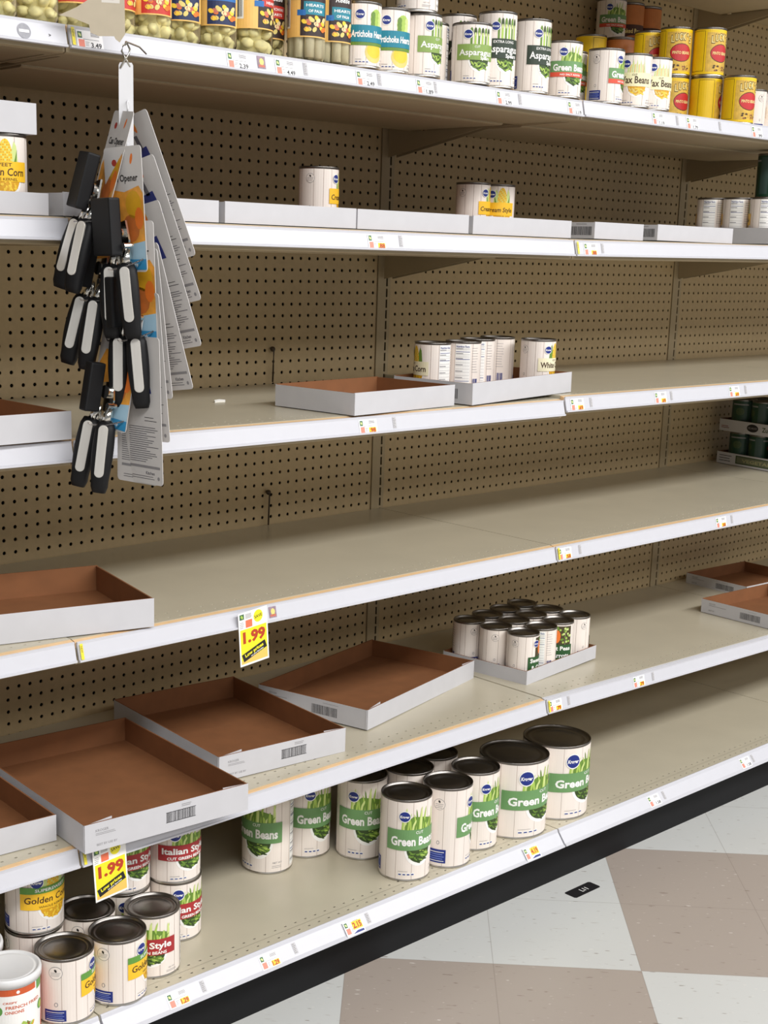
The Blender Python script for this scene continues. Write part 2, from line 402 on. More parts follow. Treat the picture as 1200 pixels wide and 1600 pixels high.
# ------------------------------------------------------------------ cans
def can_body(r, h):
    bm = bmesh.new()
    lathe(bm, [(0, .003), (r*.86, .003), (r*.9, 0), (r+.0001, 0), (r+.0004, .0012), (r+.0003, .0030), (r-.0006, .0042), (r-.0006, h-.0046)], 56)
    return mesh('can_body', bm, TIN)
def can_lid(r, h):
    bm = bmesh.new()
    lathe(bm, [(r-.0006, h-.0046), (r+.0003, h-.0034), (r+.0004, h-.0014), (r+.0001, h), (r-.0008, h), (r-.0022, h-.0012), (r-.0026, h-.0048), (r*.9, h-.0056), (r*.87, h-.0042), (r*.8, h-.0042), (r*.78, h-.0052), (r*.7, h-.0052), (r*.68, h-.0044), (r*.3, h-.0044), (0, h-.0044)], 56)
    return mesh('can_lid', bm, LID)
def beans(a, cx, cy, rx, ry, n, cols, seed, lay=3, ln=.012, wd=.0022, clip=True):
    rnd = random.Random(seed)
    for i in range(n):
        for _ in range(20):
            x, y = rnd.uniform(-1, 1), rnd.uniform(-1, 1)
            if not clip or (x*x+y*y < .8 and y < .75): break
        a.ell(cx+x*rx, cy+y*ry, ln/2, wd, rnd.choice(cols), lay+(i % 4), n=8, rot=rnd.uniform(-.9, .7) if ln > wd*3 else 0)
G1 = mat('bean_light', (170, 200, 90), .5, noise=.1); G2 = mat('bean_mid', (104, 140, 52), .5, noise=.1); G3 = mat('bean_dark', (52, 74, 30), .5, noise=.1)
G4 = mat('bean_pale', (206, 222, 140), .5, noise=.05); Y1 = mat('corn_yellow', (244, 206, 60), .5, noise=.08); Y2 = mat('corn_gold', (220, 164, 30), .5, noise=.08); Y3 = mat('wax_bean', (226, 206, 120), .5, noise=.08)
OR = mat('carrot_orange', (232, 120, 40), .5, noise=.06)
def band(n, c): return mat('label_band_'+n, c, .45, noise=.03)
def kroger(r, h, kind):
    a = Art(); U = lambda d: r*R(d); k = h
    bot, top = .0046, h-.0050
    a.rect(U(-180), U(180), bot, top, PAPER, 1)
    for d in (-160, -141, -98, -70, -44, -8, 30, 66, 92, 150):
        a.rect(U(d)-.0004, U(d)+.0004, bot, top, PLANK, 2)
    K = {
     'green': (-67, 67, band('green', (108, 152, 96)), WHITE, 'Green Beans', 'CUT', 'b'),
     'green_low': (-67, 67, band('green', (108, 152, 96)), WHITE, 'Green Beans', '', 'b'),
     'italian': (-64, 64, band('red', (168, 44, 48)), WHITE, 'Italian Style', '', 'b'),
     'golden': (-60, 60, band('gold', (246, 194, 40)), mat('ink_brown', (66, 40, 20), .5), 'Golden Corn', '', 'c'),
     'sweet': (-60, 60, band('gold', (246, 194, 40)), mat('ink_brown', (66, 40, 20), .5), 'Golden Corn', 'SWEET', 'c'),
     'cream': (-52, 52, band('gold', (246, 194, 40)), mat('ink_brown', (66, 40, 20), .5), 'Cream Style', '', 'c'),
     'white': (-60, 60, band('cream', (238, 230, 196)), mat('ink_brown', (66, 40, 20), .5), 'White Corn', 'CUT', 'c'),
     'wax': (-62, 62, band('wax', (240, 234, 190)), mat('ink_brown', (66, 40, 20), .5), 'Wax Beans', 'CUT', 'w'),
     'artichoke': (-58, 58, band('teal', (22, 128, 150)), WHITE, 'Artichoke Hearts', '', 'a'),
     'asparagus': (-60, 60, band('leaf', (136, 164, 84)), WHITE, 'Asparagus', 'CUT', 's'),
     'spears': (-60, 60, band('pine', (44, 58, 44)), WHITE, 'Asparagus', 'EXTRA LONG', 's'),
     'peas': (-60, 60, band('forest', (38, 84, 40)), WHITE, '& Carrots', 'Sweet Peas', 'p'),
    }[kind]
    d0, d1, bm_, ink, txt, sup, art = K
    y0, y1 = (.385*k, .640*k); cut = .0
    if kind == 'peas': y0, y1 = .20*k, .52*k
    # art above the band
    if art == 'b':
        rnd = random.Random(5); q = r/.053
        a.poly([(U(-30), y1), (U(-26), .72*k), (U(-8), .80*k), (U(20), .78*k), (U(44), .74*k), (U(48), y1)], G2, 3)
        for i in range(22):
            x = U(-31+i*3.8); t = (.70+.22*rnd.random())*k; lean = rnd.uniform(-.006, .007)*q; w0 = rnd.uniform(.0016, .0030)*q; mid = (y1+t)/2
            a.poly([(x-w0, y1-.03*k), (x+w0, y1-.03*k), (x+w0*1.1+lean*.4, mid), (x+w0*.7+lean*.9, mid+(t-mid)*.7), (x+lean*1.2, t), (x-w0*.6+lean*.9, mid+(t-mid)*.7), (x-w0+lean*.4, mid)], (G1, G4, G2, G1, G2)[i % 5], 4+i % 4)
    elif art == 'c':
        a.ell(U(8), .68*k, U(16), .25*k, Y1, 4, n=20)
        for i in range(7):
            for j in range(9):
                x = U(8)+(i-3)*U(4.4); y = y1+.02*k+j*.032*k
                if ((x-U(8))/U(15))**2+((y-.68*k)/(.24*k))**2 < 1: a.ell(x, y, U(1.7), .012*k, Y2 if (i+j) % 3 else G4, 5, n=6)
        for sgn in (-1, 1):
            a.poly([(U(8+sgn*14), y1), (U(8+sgn*30), y1), (U(8+sgn*26), .84*k), (U(8+sgn*20), .90*k), (U(8+sgn*15), .8*k)], G4 if kind in ('golden', 'sweet', 'cream') else G2, 3)
            a.poly([(U(8+sgn*20), y1), (U(8+sgn*26), y1), (U(8+sgn*28), .80*k)], G2, 4)
    elif art == 'w':
        for i in range(9): a.poly([(U(-24+i*7), y1), (U(-20+i*7), y1), (U(-16+i*6), .8*k), (U(-18+i*6), .88*k-.01*(i % 2)), (U(-22+i*6.5), .78*k)], Y3 if i % 2 else G4, 3+i % 2)
    elif art == 's':
        for i in range(6):
            x = U(-18+i*11); a.rect(x-.002, x+.0022, y1, .82*k, G1 if i % 2 else G2, 3); a.ell(x, .84*k, .0030, .07*k, G3 if i % 2 else G2, 4, n=10)
            a.ell(x, .80*k, .0018, .03*k, G4, 5, n=8)
    elif art == 'a':
        a.ell(U(22), .74*k, U(20), .15*k, G1, 3, n=16)
        for i in range(9): a.ell(U(10+12*(i % 3)), (.66+.07*(i//3))*k, U(7), .05*k, (G2, G1, G4)[i % 3], 4+i//3, n=8)
    elif art == 'p':
        a.rect(U(-30), U(55), .50*k, .93*k, mat('pea_panel', (70, 60, 34), .5, noise=.1), 2)
        rnd = random.Random(3)
        for i in range(26): a.ell(U(rnd.uniform(10, 50)), rnd.uniform(.56, .9)*k, .0028, .0028, (G1, G2, G4)[i % 3], 3+i % 3, n=8)
        a.ell(U(-2), .70*k, U(14), .15*k, OR, 6, n=12); a.ell(U(-2), .88*k, U(8), .05*k, G2, 6, n=8)
    # bowl under the band
    if art in 'bcws':
        bx, brx, bry = U(10), U(36), .22*k
        a.ell(bx, y0+.02*k, brx, bry, WHITE, 3, n=20, a0=180, a1=360)
        cols = {'b': (G2, G3, G1, G2), 'c': (Y1, Y2, Y1), 'w': (Y3, Y2, Y1), 's': (G1, G3, G2)}[art]
        dark = {'b': G3, 'c': Y2, 'w': Y2, 's': G3}[art]
        a.ell(bx, y0+.02*k, brx*.86, bry*.80, dark, 4, n=20, a0=180, a1=360)
        n = 34 if art != 'c' else 60
        beans(a, bx, y0-.07*k, brx*.78, bry*.42, n, cols, 11, 5, ln=(.0125 if art != 'c' else .004)*(h/.178)**.5, wd=(.0017 if art != 'c' else .0019))
    elif art == 'a':
        a.ell(U(18), .24*k, U(30), .16*k, Y3, 3, n=18); a.ell(U(18), .27*k, U(24), .12*k, Y1, 4, n=14); a.rect(U(d0), U(d1), y0-.05*k, y0, G2, 6)
    elif art == 'p': a.ell(U(10), .14*k, U(30), .07*k, G3, 4, n=14); beans(a, U(10), .14*k, U(26), .05*k, 14, (OR, G2, G1), 4, 5, ln=.005, wd=.002)
    # band and words
    if kind == 'peas': a.rect(U(d0), U(d1), y0, y1, bm_, 9)
    else: a.rect(U(d0), U(d1), y0, y1, bm_, 9)
    hh = {'green': .085, 'green_low': .085, 'italian': .10, 'golden': .10, 'sweet': .10, 'cream': .09, 'white': .10, 'wax': .12, 'artichoke': .10, 'asparagus': .09, 'spears': .085, 'peas': .085}[kind]*k
    wd = U(d1-d0)*.86 if kind != 'green' else U(d1-d0)*.84
    if kind in ('golden',):
        a.rect(U(d0), U(d1), y1-.01*k, y1+.09*k, band('green2', (96, 150, 62)), 10); a.text('SUPERSWEET', U(4), y1+.04*k, .045*k, WHITE, 11, w=U(70)); a.text(txt, 0, .535*k, hh, ink, 11, w=wd, shear=.1, bold=.012)
        a.text('WHOLE KERNEL', U(6), .425*k, .035*k, ink, 11, w=U(60), bold=0)
    elif kind == 'sweet':
        a.text(sup, 0, .60*k, .045*k, ink, 11, w=U(44), bold=.005); a.text(txt, 0, .51*k, hh, ink, 11, w=wd, shear=.1, bold=.012); a.text('WHOLE KERNEL', 0, .415*k, .035*k, ink, 11, w=U(70), bold=0)
    elif kind == 'italian':
        a.text(txt, 0, .545*k, hh, ink, 11, w=wd, bold=.03); a.text('CUT GREEN BEANS', 0, .425*k, .045*k, ink, 11, w=U(88), bold=.03)
    elif kind == 'green':
        a.text(sup, U(8), .605*k, .035*k, ink, 11, w=U(18), bold=.01); a.text(txt, 0, .50*k, hh*1.25, ink, 11, w=wd, bold=.035)
    elif kind == 'green_low':
        a.text(txt, 0, .53*k, hh*1.35, ink, 11, w=wd, bold=.035); a.rect(U(d0), U(d1), y0-.02*k, y0+.06*k, band('coral', (222, 84, 60)), 10); a.text('NO SALT ADDED', 0, y0+.02*k, .03*k, WHITE, 11, w=U(70))
    elif kind == 'peas':
        a.text(sup, 0, .44*k, .09*k, ink, 11, w=wd, bold=.03); a.text(txt, 0, .28*k, .10*k, ink, 11, w=wd*.9, bold=.03)
    elif kind == 'artichoke': a.text(txt, 0, .51*k, hh, ink, 11, w=wd, bold=.03, shear=.1)
    elif kind == 'cream': a.text(txt, 0, .50*k, hh, ink, 11, w=wd, shear=.1, bold=.012)
    else:
        a.text(sup, 0, .60*k, .035*k, ink, 11, bold=.01)
        a.text(txt, 0, .51*k, hh*1.1, ink, 11, w=wd, bold=.02)
        if kind in ('asparagus', 'spears'): a.text('Spears', U(25), .42*k, .05*k, ink, 11, bold=.03)
    # oval maker mark
    a.ell(U(-27), .80*k, .0125*(r/.0535), .0125*(r/.0535), WHITE, 9, n=20); a.ell(U(-27), .80*k, .0112*(r/.0535), .0108*(r/.0535), NAVY, 10, n=20)
    a.text('Kroger', U(-27), .80*k, .0058*(r/.0535), WHITE, 11, w=.019*(r/.0535), bold=.03, shear=.15)
    # small print low left of the front
    for i in range(4):
        a.rect(U(-38+i*9.5), U(-30+i*9.5), .075*k, .105*k, WHITE, 4); a.rect(U(-37+i*9.5), U(-31+i*9.5), .08*k, .095*k, NAVY, 5)
    a.lines(U(-38), U(-14), .115*k, .135*k, 1, GRY, 4)
    a.text('NET WT', U(57), .14*k, .022*k, GRY, 4, bold=0); a.lines(U(44), U(72), .07*k, .11*k, 2, GRY, 4)
    # blue block and the round stamp left of the front
    a.rect(U(-133), U(-90), .065*k, .235*k, NAVY, 4); lt = mat('print_pale_blue', (120, 140, 210), .5)
    for i in range(5): a.rect(U(-130), U(-94+(-3 if i % 2 else 0)), (.085+i*.028)*k, (.093+i*.028)*k, lt if i not in (0, 4) else WHITE, 5)
    rr = .0125*(r/.0535); a.ell(U(-109), .80*k, rr, rr, GRY, 4, n=20); a.ell(U(-109), .80*k, rr*.93, rr*.93, PAPER, 5, n=20)
    a.ell(U(-109), .835*k, rr*.18, rr*.28, BLK, 6, n=6, rot=.5)
    for i in range(3): a.rect(U(-109)-rr*.7, U(-109)+rr*(.7-.1*i), (.80-.022*i)*k, (.806-.022*i)*k, GRY, 6)
    a.ell(U(-109), .32*k, rr*.28, rr*.36, GRY, 4, n=8); a.ell(U(-109), .32*k, rr*.18, rr*.26, PAPER, 5, n=8)
    # nutrition facts right of the front
    a.rect(U(93), U(142), .06*k, .95*k, WHITE, 4)
    a.text('Nutrition Facts', U(117), .905*k, .04*k, NAVY, 5, w=U(42), bold=.02)
    ys = [.86, .84, .80, .75, .71, .66, .60, .54, .48, .42, .36, .30, .25, .2, .14, .1]
    for i, y in enumerate(ys):
        t = .010 if i in (2, 5, 12) else .004; a.rect(U(95), U(140), y*k, (y+t)*k, NAVY if i in (2, 5, 12) else GRY, 5)
        if i % 2: a.rect(U(95), U(118), (y+.015)*k, (y+.030)*k, GRY, 5)
    a.barcode(U(152), U(172), .10*k, .30*k, NAVY, 4, 3)
    a.lines(U(148), U(174), .4*k, .9*k, 10, GRY, 4)
    return a.build('label_'+kind, r=r)
def lucks(r, h):
    a = Art(); U = lambda d: r*R(d); k = h; Y = mat('luck_yellow', (238, 198, 20), .4, noise=.03); T = mat('luck_tan', (216, 176, 70), .45, noise=.15, nscale=120); Rd = mat('luck_red', (196, 40, 44), .45, noise=.04); DK = mat('luck_brown', (70, 48, 20), .5)
    a.rect(U(-180), U(180), .0046, h-.005, Y, 1)
    a.rect(U(-48), U(60), .01, h-.012, T, 2)
    for x in (-112, -56): a.rect(U(x), U(x)+.0008, .1*k, .92*k, DK, 3)
    for y in (.1, .92): a.rect(U(-112), U(-56), y*k, y*k+.0008, DK, 3)
    a.ell(U(8), .47*k, U(42), .19*k, DK, 3); a.ell(U(8), .47*k, U(40), .175*k, Rd, 4)
    s = "LUCK'S"
    for i, c in enumerate(s):
        t = (i-2.5)/2.5; a.text(c, U(8+t*34), (.80-.05*t*t)*k, .15*k, DK, 5, bold=.06, w=None if c == "'" else U(13)); a.text(c, U(8+t*34), (.80-.05*t*t)*k, .14*k, mat('luck_cream', (246, 226, 150), .5), 6, bold=.015, w=None if c == "'" else U(11))
    a.text('PINTO BEANS', U(8), .47*k, .06*k, mat('luck_cream', (246, 226, 150), .5), 6, w=U(66))
    beans(a, U(8), .17*k, U(36), .08*k, 24, (mat('pinto', (150, 90, 50), .5), T, DK), 2, 4, ln=.006, wd=.002)
    return a.build('label_lucks', r=r)
def brownlab(r, h):
    a = Art(); U = lambda d: r*R(d); O = mat('baked_orange', (196, 120, 60), .5, noise=.08); B = mat('baked_brown', (74, 40, 28), .5, noise=.1)
    a.rect(U(-180), U(180), .0046, h-.005, B, 1); a.rect(U(-180), U(180), .5*h, h-.007, O, 2); a.text('Baked Beans', 0, .36*h, .1*h, mat('luck_cream', (246, 226, 150), .5), 3, w=U(90)); a.ell(0, .16*h, U(40), .1*h, O, 3)
    return a.build('label_baked', r=r)
def greenlab(r, h):
    a = Art(); U = lambda d: r*R(d); G = mat('dark_green_label', (22, 62, 42), .4, noise=.1)
    a.rect(U(-180), U(180), .0046, h-.005, G, 1)
    for q in range(3):
        c = -120+q*120
        a.ell(U(c), .62*h, U(22), .12*h, mat('dull_rust', (110, 52, 36), .5, noise=.2, nscale=200) if q == 1 else mat('dull_leaf', (66, 84, 50), .5, noise=.2, nscale=200), 2); a.rect(U(c-40), U(c+40), .82*h, .86*h, GRY, 2)
        a.rect(U(c+42), U(c+76), .1*h, .92*h, mat('pale_teal', (58, 80, 74), .5), 2)
    return a.build('label_green', r=r)
_K = {}
SIZES = {'tall': (.0530, .178), 'big': (.0782, .178), 'mid': (.0494, .119), 'std': (.0378, .111), 'spear': (.0370, .141), 'gr': (.0365, .098)}
def can_meshes(kind, size):
    k = (kind, size)
    if k not in _K:
        r, h = SIZES[size]
        if ('b', size) not in _K: _K[('b', size)] = can_body(r, h); _K[('l', size)] = can_lid(r, h)
        lab = lucks(r, h) if kind == 'lucks' else brownlab(r, h) if kind == 'baked' else greenlab(r, h) if kind == 'dkgreen' else kroger(r, h, kind)
        _K[k] = (_K[('b', size)], _K[('l', size)], lab)
    return _K[k]
VP = Vector((-2.3746, -1.856))   # where a shopper stands; labels are turned with respect to it
_proto = {}
def can(kind, size, x, y, z, turn, label, group, tilt=0):
    b, l, lab = can_meshes(kind, size)
    a = math.atan2(VP.y-y, VP.x-x)+R(turn)
    if (kind, size) not in _proto:
        o = empty('food_can'); link('can_body', b, o); link('can_lid', l, o); link('paper_label', lab, o); _proto[(kind, size)] = o
    else:
        src = _proto[(kind, size)]; o = src.copy(); COL.objects.link(o)
        for ch in src.children:
            c = ch.copy(); COL.objects.link(c); c.parent = o
    o.location = (x, y, z+.0003); o.rotation_euler = (0, tilt, a)
    tag(o, label, 'can', group)
    return o
zF = surf('F', 0)
g = 'tall and large cans of green beans on the bottom shelf'
can('green', 'tall', -.424, .022, zF, 25, 'dented tall green bean can nearest the rail, front label turned forward', g)
can('green', 'tall', -.312, .010, zF, 92, 'tall green bean can with its blue panel and round stamp facing out', g)
can('green', 'tall', -.200, .032, zF, 55, 'tall green bean can standing left of the two widest cans', g)
can('green', 'big', -.067, .035, zF, 50, 'wide catering size green bean can, left of the widest pair', g)
can('green', 'big', .092, .041, zF, 58, 'wide catering size green bean can, right of the widest pair', g)
can('green', 'tall', -.315, .122, zF, 40, 'tall green bean can in the second row behind the dented can', g)
can('green', 'tall', -.208, .150, zF, 100, 'tall green bean can deepest in the cluster, only its rim showing', g)
can('green', 'tall', -.424, .155, zF, 8, 'tall green bean can behind and left of the dented can', g)
can('green', 'tall', -.511, .238, zF, 37, 'tall green bean can in shade, right of the leftmost pair', g)
can('green', 'tall', -.624, .230, zF, -33, 'tall green bean can with the words turned left, leftmost of the green group', g)
g = 'squat cans at the left of the bottom shelf'
can('golden', 'mid', -1.253, .004, zF, 92, 'squat corn can at the front with blue panel, beside the white-lidded canister', g)
can('golden', 'mid', -1.152, -.003, zF, 80, 'squat corn can at the front, right of the other blue-panelled corn can', g)
can('italian', 'mid', -1.054, .034, zF, -14, 'squat can with red band reading Style, at the front right of its group', g)
can('golden', 'mid', -1.148, .099, zF, 90, 'squat corn can under the hanging yellow price sign, second row', g)
h = .1193
can('golden', 'mid', -1.249, .108, zF, 40, 'squat corn can under the stacked Golden Corn can', g)
can('golden', 'mid', -1.247, .108, zF+h, 32, 'stacked Golden Corn can with yellow band and green strip, second layer', g)
can('italian', 'mid', -.945, .116, zF, 35, 'red-banded Italian Style can, lower one of the right stack', g)
can('italian', 'mid', -.949, .114, zF+h, 30, 'red-banded Italian Style can, upper one of the right stack', g)
can('italian', 'mid', -1.047, .137, zF, 30, 'red-banded can beneath another, behind the price sign', g)
can('italian', 'mid', -1.047, .137, zF+h, 30, 'red-banded Italian Style can half hidden by the yellow price sign, upper layer', g)
can('golden', 'mid', -1.190, .200, zF, 60, 'squat corn can at the back, lower one in the shade', g)
can('golden', 'mid', -1.190, .200, zF+h, 100, 'squat can at the back in deep shade, upper layer behind Golden Corn', g)
can('golden', 'mid', -1.345, .215, zF, 90, 'squat can at the left picture edge behind the canisters, lower', g)
can('golden', 'mid', -1.345, .215, zF+h, 90, 'squat can at the left picture edge behind the canisters, upper', g)
# canisters of fried onions
def canister():
    r, h = .0500, .118
    bm = bmesh.new(); lathe(bm, [(0, .002), (r-.003, .002), (r, 0), (r+.0008, .002), (r, .004), (r, h)], 56); body = mesh('canister_body', bm, TIN)
    bm = bmesh.new(); lathe(bm, [(r+.0004, h-.010), (r+.0030, h-.010), (r+.0034, h-.001), (r+.0025, h+.0035), (r+.0005, h+.0045), (r-.002, h+.004), (r-.004, h+.0015), (r*.86, h+.0015), (r*.84, h+.0022), (r*.80, h+.0015), (0, h+.001)], 56)
    lid = mesh('canister_lid', bm, mat('lid_plastic_white', (226, 226, 226), .35, noise=.01))
    a = Art(); U = lambda d: r*R(d); k = h; O = mat('onion_orange', (206, 92, 48), .45, noise=.05); GR = mat('onion_green', (96, 156, 72), .45, noise=.04)
    a.rect(U(-180), U(180), .0046, h-.006, WHITE, 1); a.rect(U(-120), U(34), .80*k, .895*k, O, 2); a.rect(U(38), U(64), .76*k, .93*k, GR, 3)
    a.poly([(U(180), .005), (U(50), .005), (U(56), .3*k), (U(66), .6*k), (U(80), .88*k), (U(180), .88*k)], O, 2)
    a.text('CRISPY', U(-20), .70*k, .03*k, O, 3, w=U(26)); a.text('FRENCH FRIED', U(8), .63*k, .045*k, O, 3, w=U(72)); a.text('ONIONS', U(-12), .555*k, .045*k, O, 3, w=U(36))
    a.ell(U(-44), .58*k, .009, .009, GR, 3); a.ell(U(50), .50*k, .0085, .0085, GR, 4); a.ell(U(50), .50*k, .006, .006, G1, 5, n=10)
    a.ell(U(-5), .845*k, .003, .003, WHITE, 3, n=8)
    rnd = random.Random(9)
    for i in range(70): a.ell(U(-5+rnd.gauss(0, 17)), (.20+rnd.uniform(-.17, .17)*(1-.3*rnd.random()))*k, .006, .0022, (G2, G3, Y3, Y2, mat('fried_brown', (150, 84, 34), .5), G1)[i % 6], 3+i % 5, n=8, rot=rnd.uniform(-1.2, 1.2))
    return body, lid, a.build('label_onion', r=r)
cb, cl, cla = canister()
for x, y, t, lb in ((-1.360, .000, 22, 'white-lidded canister of French fried onions with orange print, front left corner'), (-1.368, .110, 60, 'white-lidded canister directly behind the front fried onion canister')):
    o = empty('food_canister', (x, y, zF+.0003), math.atan2(VP.y-y, VP.x-x)+R(t)); link('canister_body', cb, o); link('canister_lid', cl, o); link('paper_label', cla, o)
    tag(o, lb, 'canister', 'fried onion canisters')

# ------------------------------------------------------------------ trays
def tray(cx, cy, z, w_, d_, h_, rot, label, group, tilt=0, code='f', tabs=True, parts_back=True):
    """cx,cy: the front left corner; w along x, d along y before rotation"""
    o = empty('cardboard_tray', (cx, cy, z+.0006)); o.rotation_euler = (0, tilt, R(rot)); t = .0028
    def pan(name, x0, x1, y0, y1, z0, z1, outer):
        bm = bmesh.new(); fs = box(bm, x0, x1, y0, y1, z0, z1, 0)
        for i, f in enumerate(fs):   # order: bottom, top, -y, +x, +y, -x
            f.material_index = 0 if i in outer else 1
        q = link(name, mesh(name, bm, CARTO, CARTI), o); return q
    pan('base_panel', t, w_-t, t, d_-t, 0, t, (0,))
    pan('front_panel', 0, w_, 0, t, 0, h_, (2, 0, 5, 3)); pan('back_panel', 0, w_, d_-t, d_, 0, h_, (4, 0, 5, 3))
    pan('side_panel', 0, t, t, d_-t, 0, h_-.001, (5, 0)); pan('side_panel', w_-t, w_, t, d_-t, 0, h_-.001, (3, 0))
    if tabs:
        for sx in (0, 1):
            bm = bmesh.new(); x0 = -.0009 if not sx else w_-.052; x1 = .052 if not sx else w_+.0009
            pts = [(x0, .001), (x1, .001), (x1, h_+(.004 if not sx else .002)), (x0, h_-.002)] if not sx else [(x0, h_*.2), (x1, .001), (x1, h_-.001), (x0, h_+.002)]
            fs = slab(bm, pts, .0011); bmesh.ops.translate(bm, vec=(0, t+.0002, 0), verts=bm.verts)
            link('corner_tab', mesh('corner_tab', bm, CARTO), o)
    if code:
        a = Art(); H = h_
        if code == 'f':
            a.text('KROGER', .020, H*.72, .0045, GRY, 1, align='L', bold=.01); a.lines(.020, .062, H*.54, H*.64, 2, GRY, 1, t=.0009); a.text('BEST BY USE BY', .022, H*.22, .004, GRY, 1, align='L', bold=.01)
            a.barcode(w_*.48, w_*.48+.058, H*.34, H*.68, BLK, 1, 5); a.rect(w_*.48-.001, w_*.48+.059, H*.68, H*.70, BLK, 1); a.rect(w_*.48-.001, w_*.48+.059, H*.32, H*.34, BLK, 1)
            a.lines(w_*.48+.03, w_*.48+.054, H*.78, H*.90, 2, GRY, 1, t=.0012)
            link('barcode_print', a.build('print'), o)
        elif code == 'b':
            Ln = d_; a.barcode(Ln-.062, Ln-.008, H*.2, H*.72, BLK, 1, 6); a.lines(Ln-.05, Ln-.02, H*.8, H*.92, 1, GRY, 1, t=.0015)
            link('barcode_print', a.build('print', M=Matrix(((0, 1, 0, 0), (-1, 0, 0, d_), (0, 0, 1, 0), (0, 0, 0, 1)))), o)
        else:
            Ln = d_
            a.text('KROGER', Ln*.10, H*.74, .004, GRY, 1, align='L', bold=.01); a.lines(Ln*.10, Ln*.32, H*.55, H*.66, 1, GRY, 1, t=.0012); a.text('BEST BY', Ln*.10, H*.25, .004, GRY, 1, align='L')
            a.barcode(Ln*.50, Ln*.50+.065, H*.22, H*.68, BLK, 1, 4); a.lines(Ln*.6, Ln*.74, H*.78, H*.86, 1, GRY, 1)
            link('barcode_print', a.build('print', M=Matrix(((0, 1, 0, 0), (-1, 0, 0, d_), (0, 0, 1, 0), (0, 0, 0, 1)))), o)
    tag(o, label, 'tray', group); return o
g = 'empty shallow cardboard trays on the shelves'
def rotv(x, y, a): return x*math.cos(R(a))-y*math.sin(R(a)), x*math.sin(R(a))+y*math.cos(R(a))
def tray_fr(fx, fy, z, w_, d_, h_, rot, *a, **k):   # front right corner given
    dx, dy = rotv(w_, 0, rot); return tray(fx-dx, fy-dy, z, w_, d_, h_, rot, *a, **k)
zE = lambda x: surf('E', x)
tray(-1.230, -.028, zE(-1.05)+.001, .325, .432, .050, -4, 'largest empty tray with barcode, overhanging the rail above the lower yellow sign', g)
tray_fr(-1.236, .050, zE(-1.3)+.001, .325, .42, .046, -4, 'white-fronted empty tray cut off by the left edge, fifth shelf', g, code=None, tabs=False)
tray(-.870, .080, zE(-.75)+.001, .298, .405, .050, -5, 'empty tray with barcode in the middle of the three on the fifth shelf', g)
tray(-.458, .110, zE(-.3)+.001, .460, .285, .044, 13.5, 'empty tray set askew left of the tray of small cans', g, code='s', tabs=True)
tray_fr(-1.072, .000, surf('D', -1.1)+.001, .42, .270, .049, -12.5, 'empty tray alone on the left of the fourth shelf', g, code=None, tabs=False)
tray_fr(-1.226, .000, surf('C', -1.3)+.001, .30, .21, .044, 2, 'empty tray at the left edge of the third shelf', g, code=None, tabs=False)
tray(-.622, .003, surf('C', -.5)+.001, .302, .205, .042, 5.5, 'empty kraft-lined tray left of the tray holding white corn cans', g, code=None, tabs=False)
tray(-.290, .012, surf('C', -.1)+.0015, .362, .205, .044, 5.5, 'white tray holding five cans on the third shelf', g, tilt=-.019, code='s', tabs=False)
tray(1.312, .300, .437, .305, .225, .036, -4, 'empty tray furthest right and deepest on the fifth shelf, with barcode', g, code='s', tabs=False)
tray(1.018, .015, surf('E', 1.1)+.002, .33, .262, .040, -3, 'empty tray near the right edge overlapping the rail side, fifth shelf', g, code='s', tabs=False)
T5 = tray(.045, .103, zE(.15)+.001, .314, .240, .034, 7, 'low white tray holding twelve small vegetable cans', g, code=None, tabs=False)
g2 = 'twelve small cans in one tray'
turns = {(0, 0): 81, (1, 0): -125, (2, 0): 0, (3, 0): 150, (0, 1): 109, (0, 2): 129}
rown = ['front row', 'middle row', 'back row']; coln = ['first from the left', 'second from the left', 'third from the left', 'last at the right']
for i in range(4):
    for j in range(3):
        dx, dy = rotv(.0415+i*.0768, .0420+j*.0775, 7)
        can('peas', 'std', .045+dx, .103+dy, zE(.15)+.0045, turns.get((i, j), 40*i+70*j), 'small peas and carrots can in the tray, %s, %s' % (rown[j], coln[i]), g2)
# low trays on the second shelf (eye level)
g = 'low white trays on the second shelf'
zB = lambda x: surf('B', x)+.001
for x0, w_, lb, cd_, yy in ((-1.222, .295, 'low white tray behind the hanging strip on the second shelf', None, .02), (-.914, .298, 'low white tray between the strip and the middle, second shelf', None, .02),
    (-.6125, .297, 'low white tray above the sale sticker at the middle, second shelf', None, .02), (-.303, .306, 'low white tray below the two corn cans, left of the rail joint', None, .02),
    (.083, .176, 'short white tray with barcoded side right of the rail joint', 'b', .02), (.313, .308, 'low white tray with barcoded side, right end of the empty row', 'b', .02)):
    tray(x0, yy, zB(x0+w_/2), w_, .30 if w_ > .2 else .24, .035, 0, lb, g, code=cd_, tabs=False)
tray_fr(-1.2475, .02, zB(-1.35), .31, .30, .032, 0, 'low white tray under the corn cans at the left edge', g, code=None, tabs=False)
tray(.800, .03, zB(.9), .31, .30, .040, 0, 'low white tray full of cans at the right edge of the second shelf', g, code=None, tabs=False)
g = 'cans on the second shelf'
zl = surf('B', -1.3)+.0042
can('sweet', 'std', -1.302, .062, zl, 2, 'golden corn can with yellow band between two white trays at the left edge', g)
can('sweet', 'std', -1.302, .140, zl, 30, 'corn can hidden behind the front one between trays at the left', g)
can('sweet', 'std', -1.380, .062, zl, 10, 'corn can cut by the left picture edge between trays', g)
tray_fr(-1.2640, .022, zl+.1115, .30, .29, .044, 0, 'white tray resting on top of the corn cans at the left edge', 'low white trays on the second shelf', code=None, tabs=False)
can('cream', 'std', -.548, .20, surf('B', -.5)+.0056, 84, 'lone creamed corn can standing in a tray left of the upright', g)
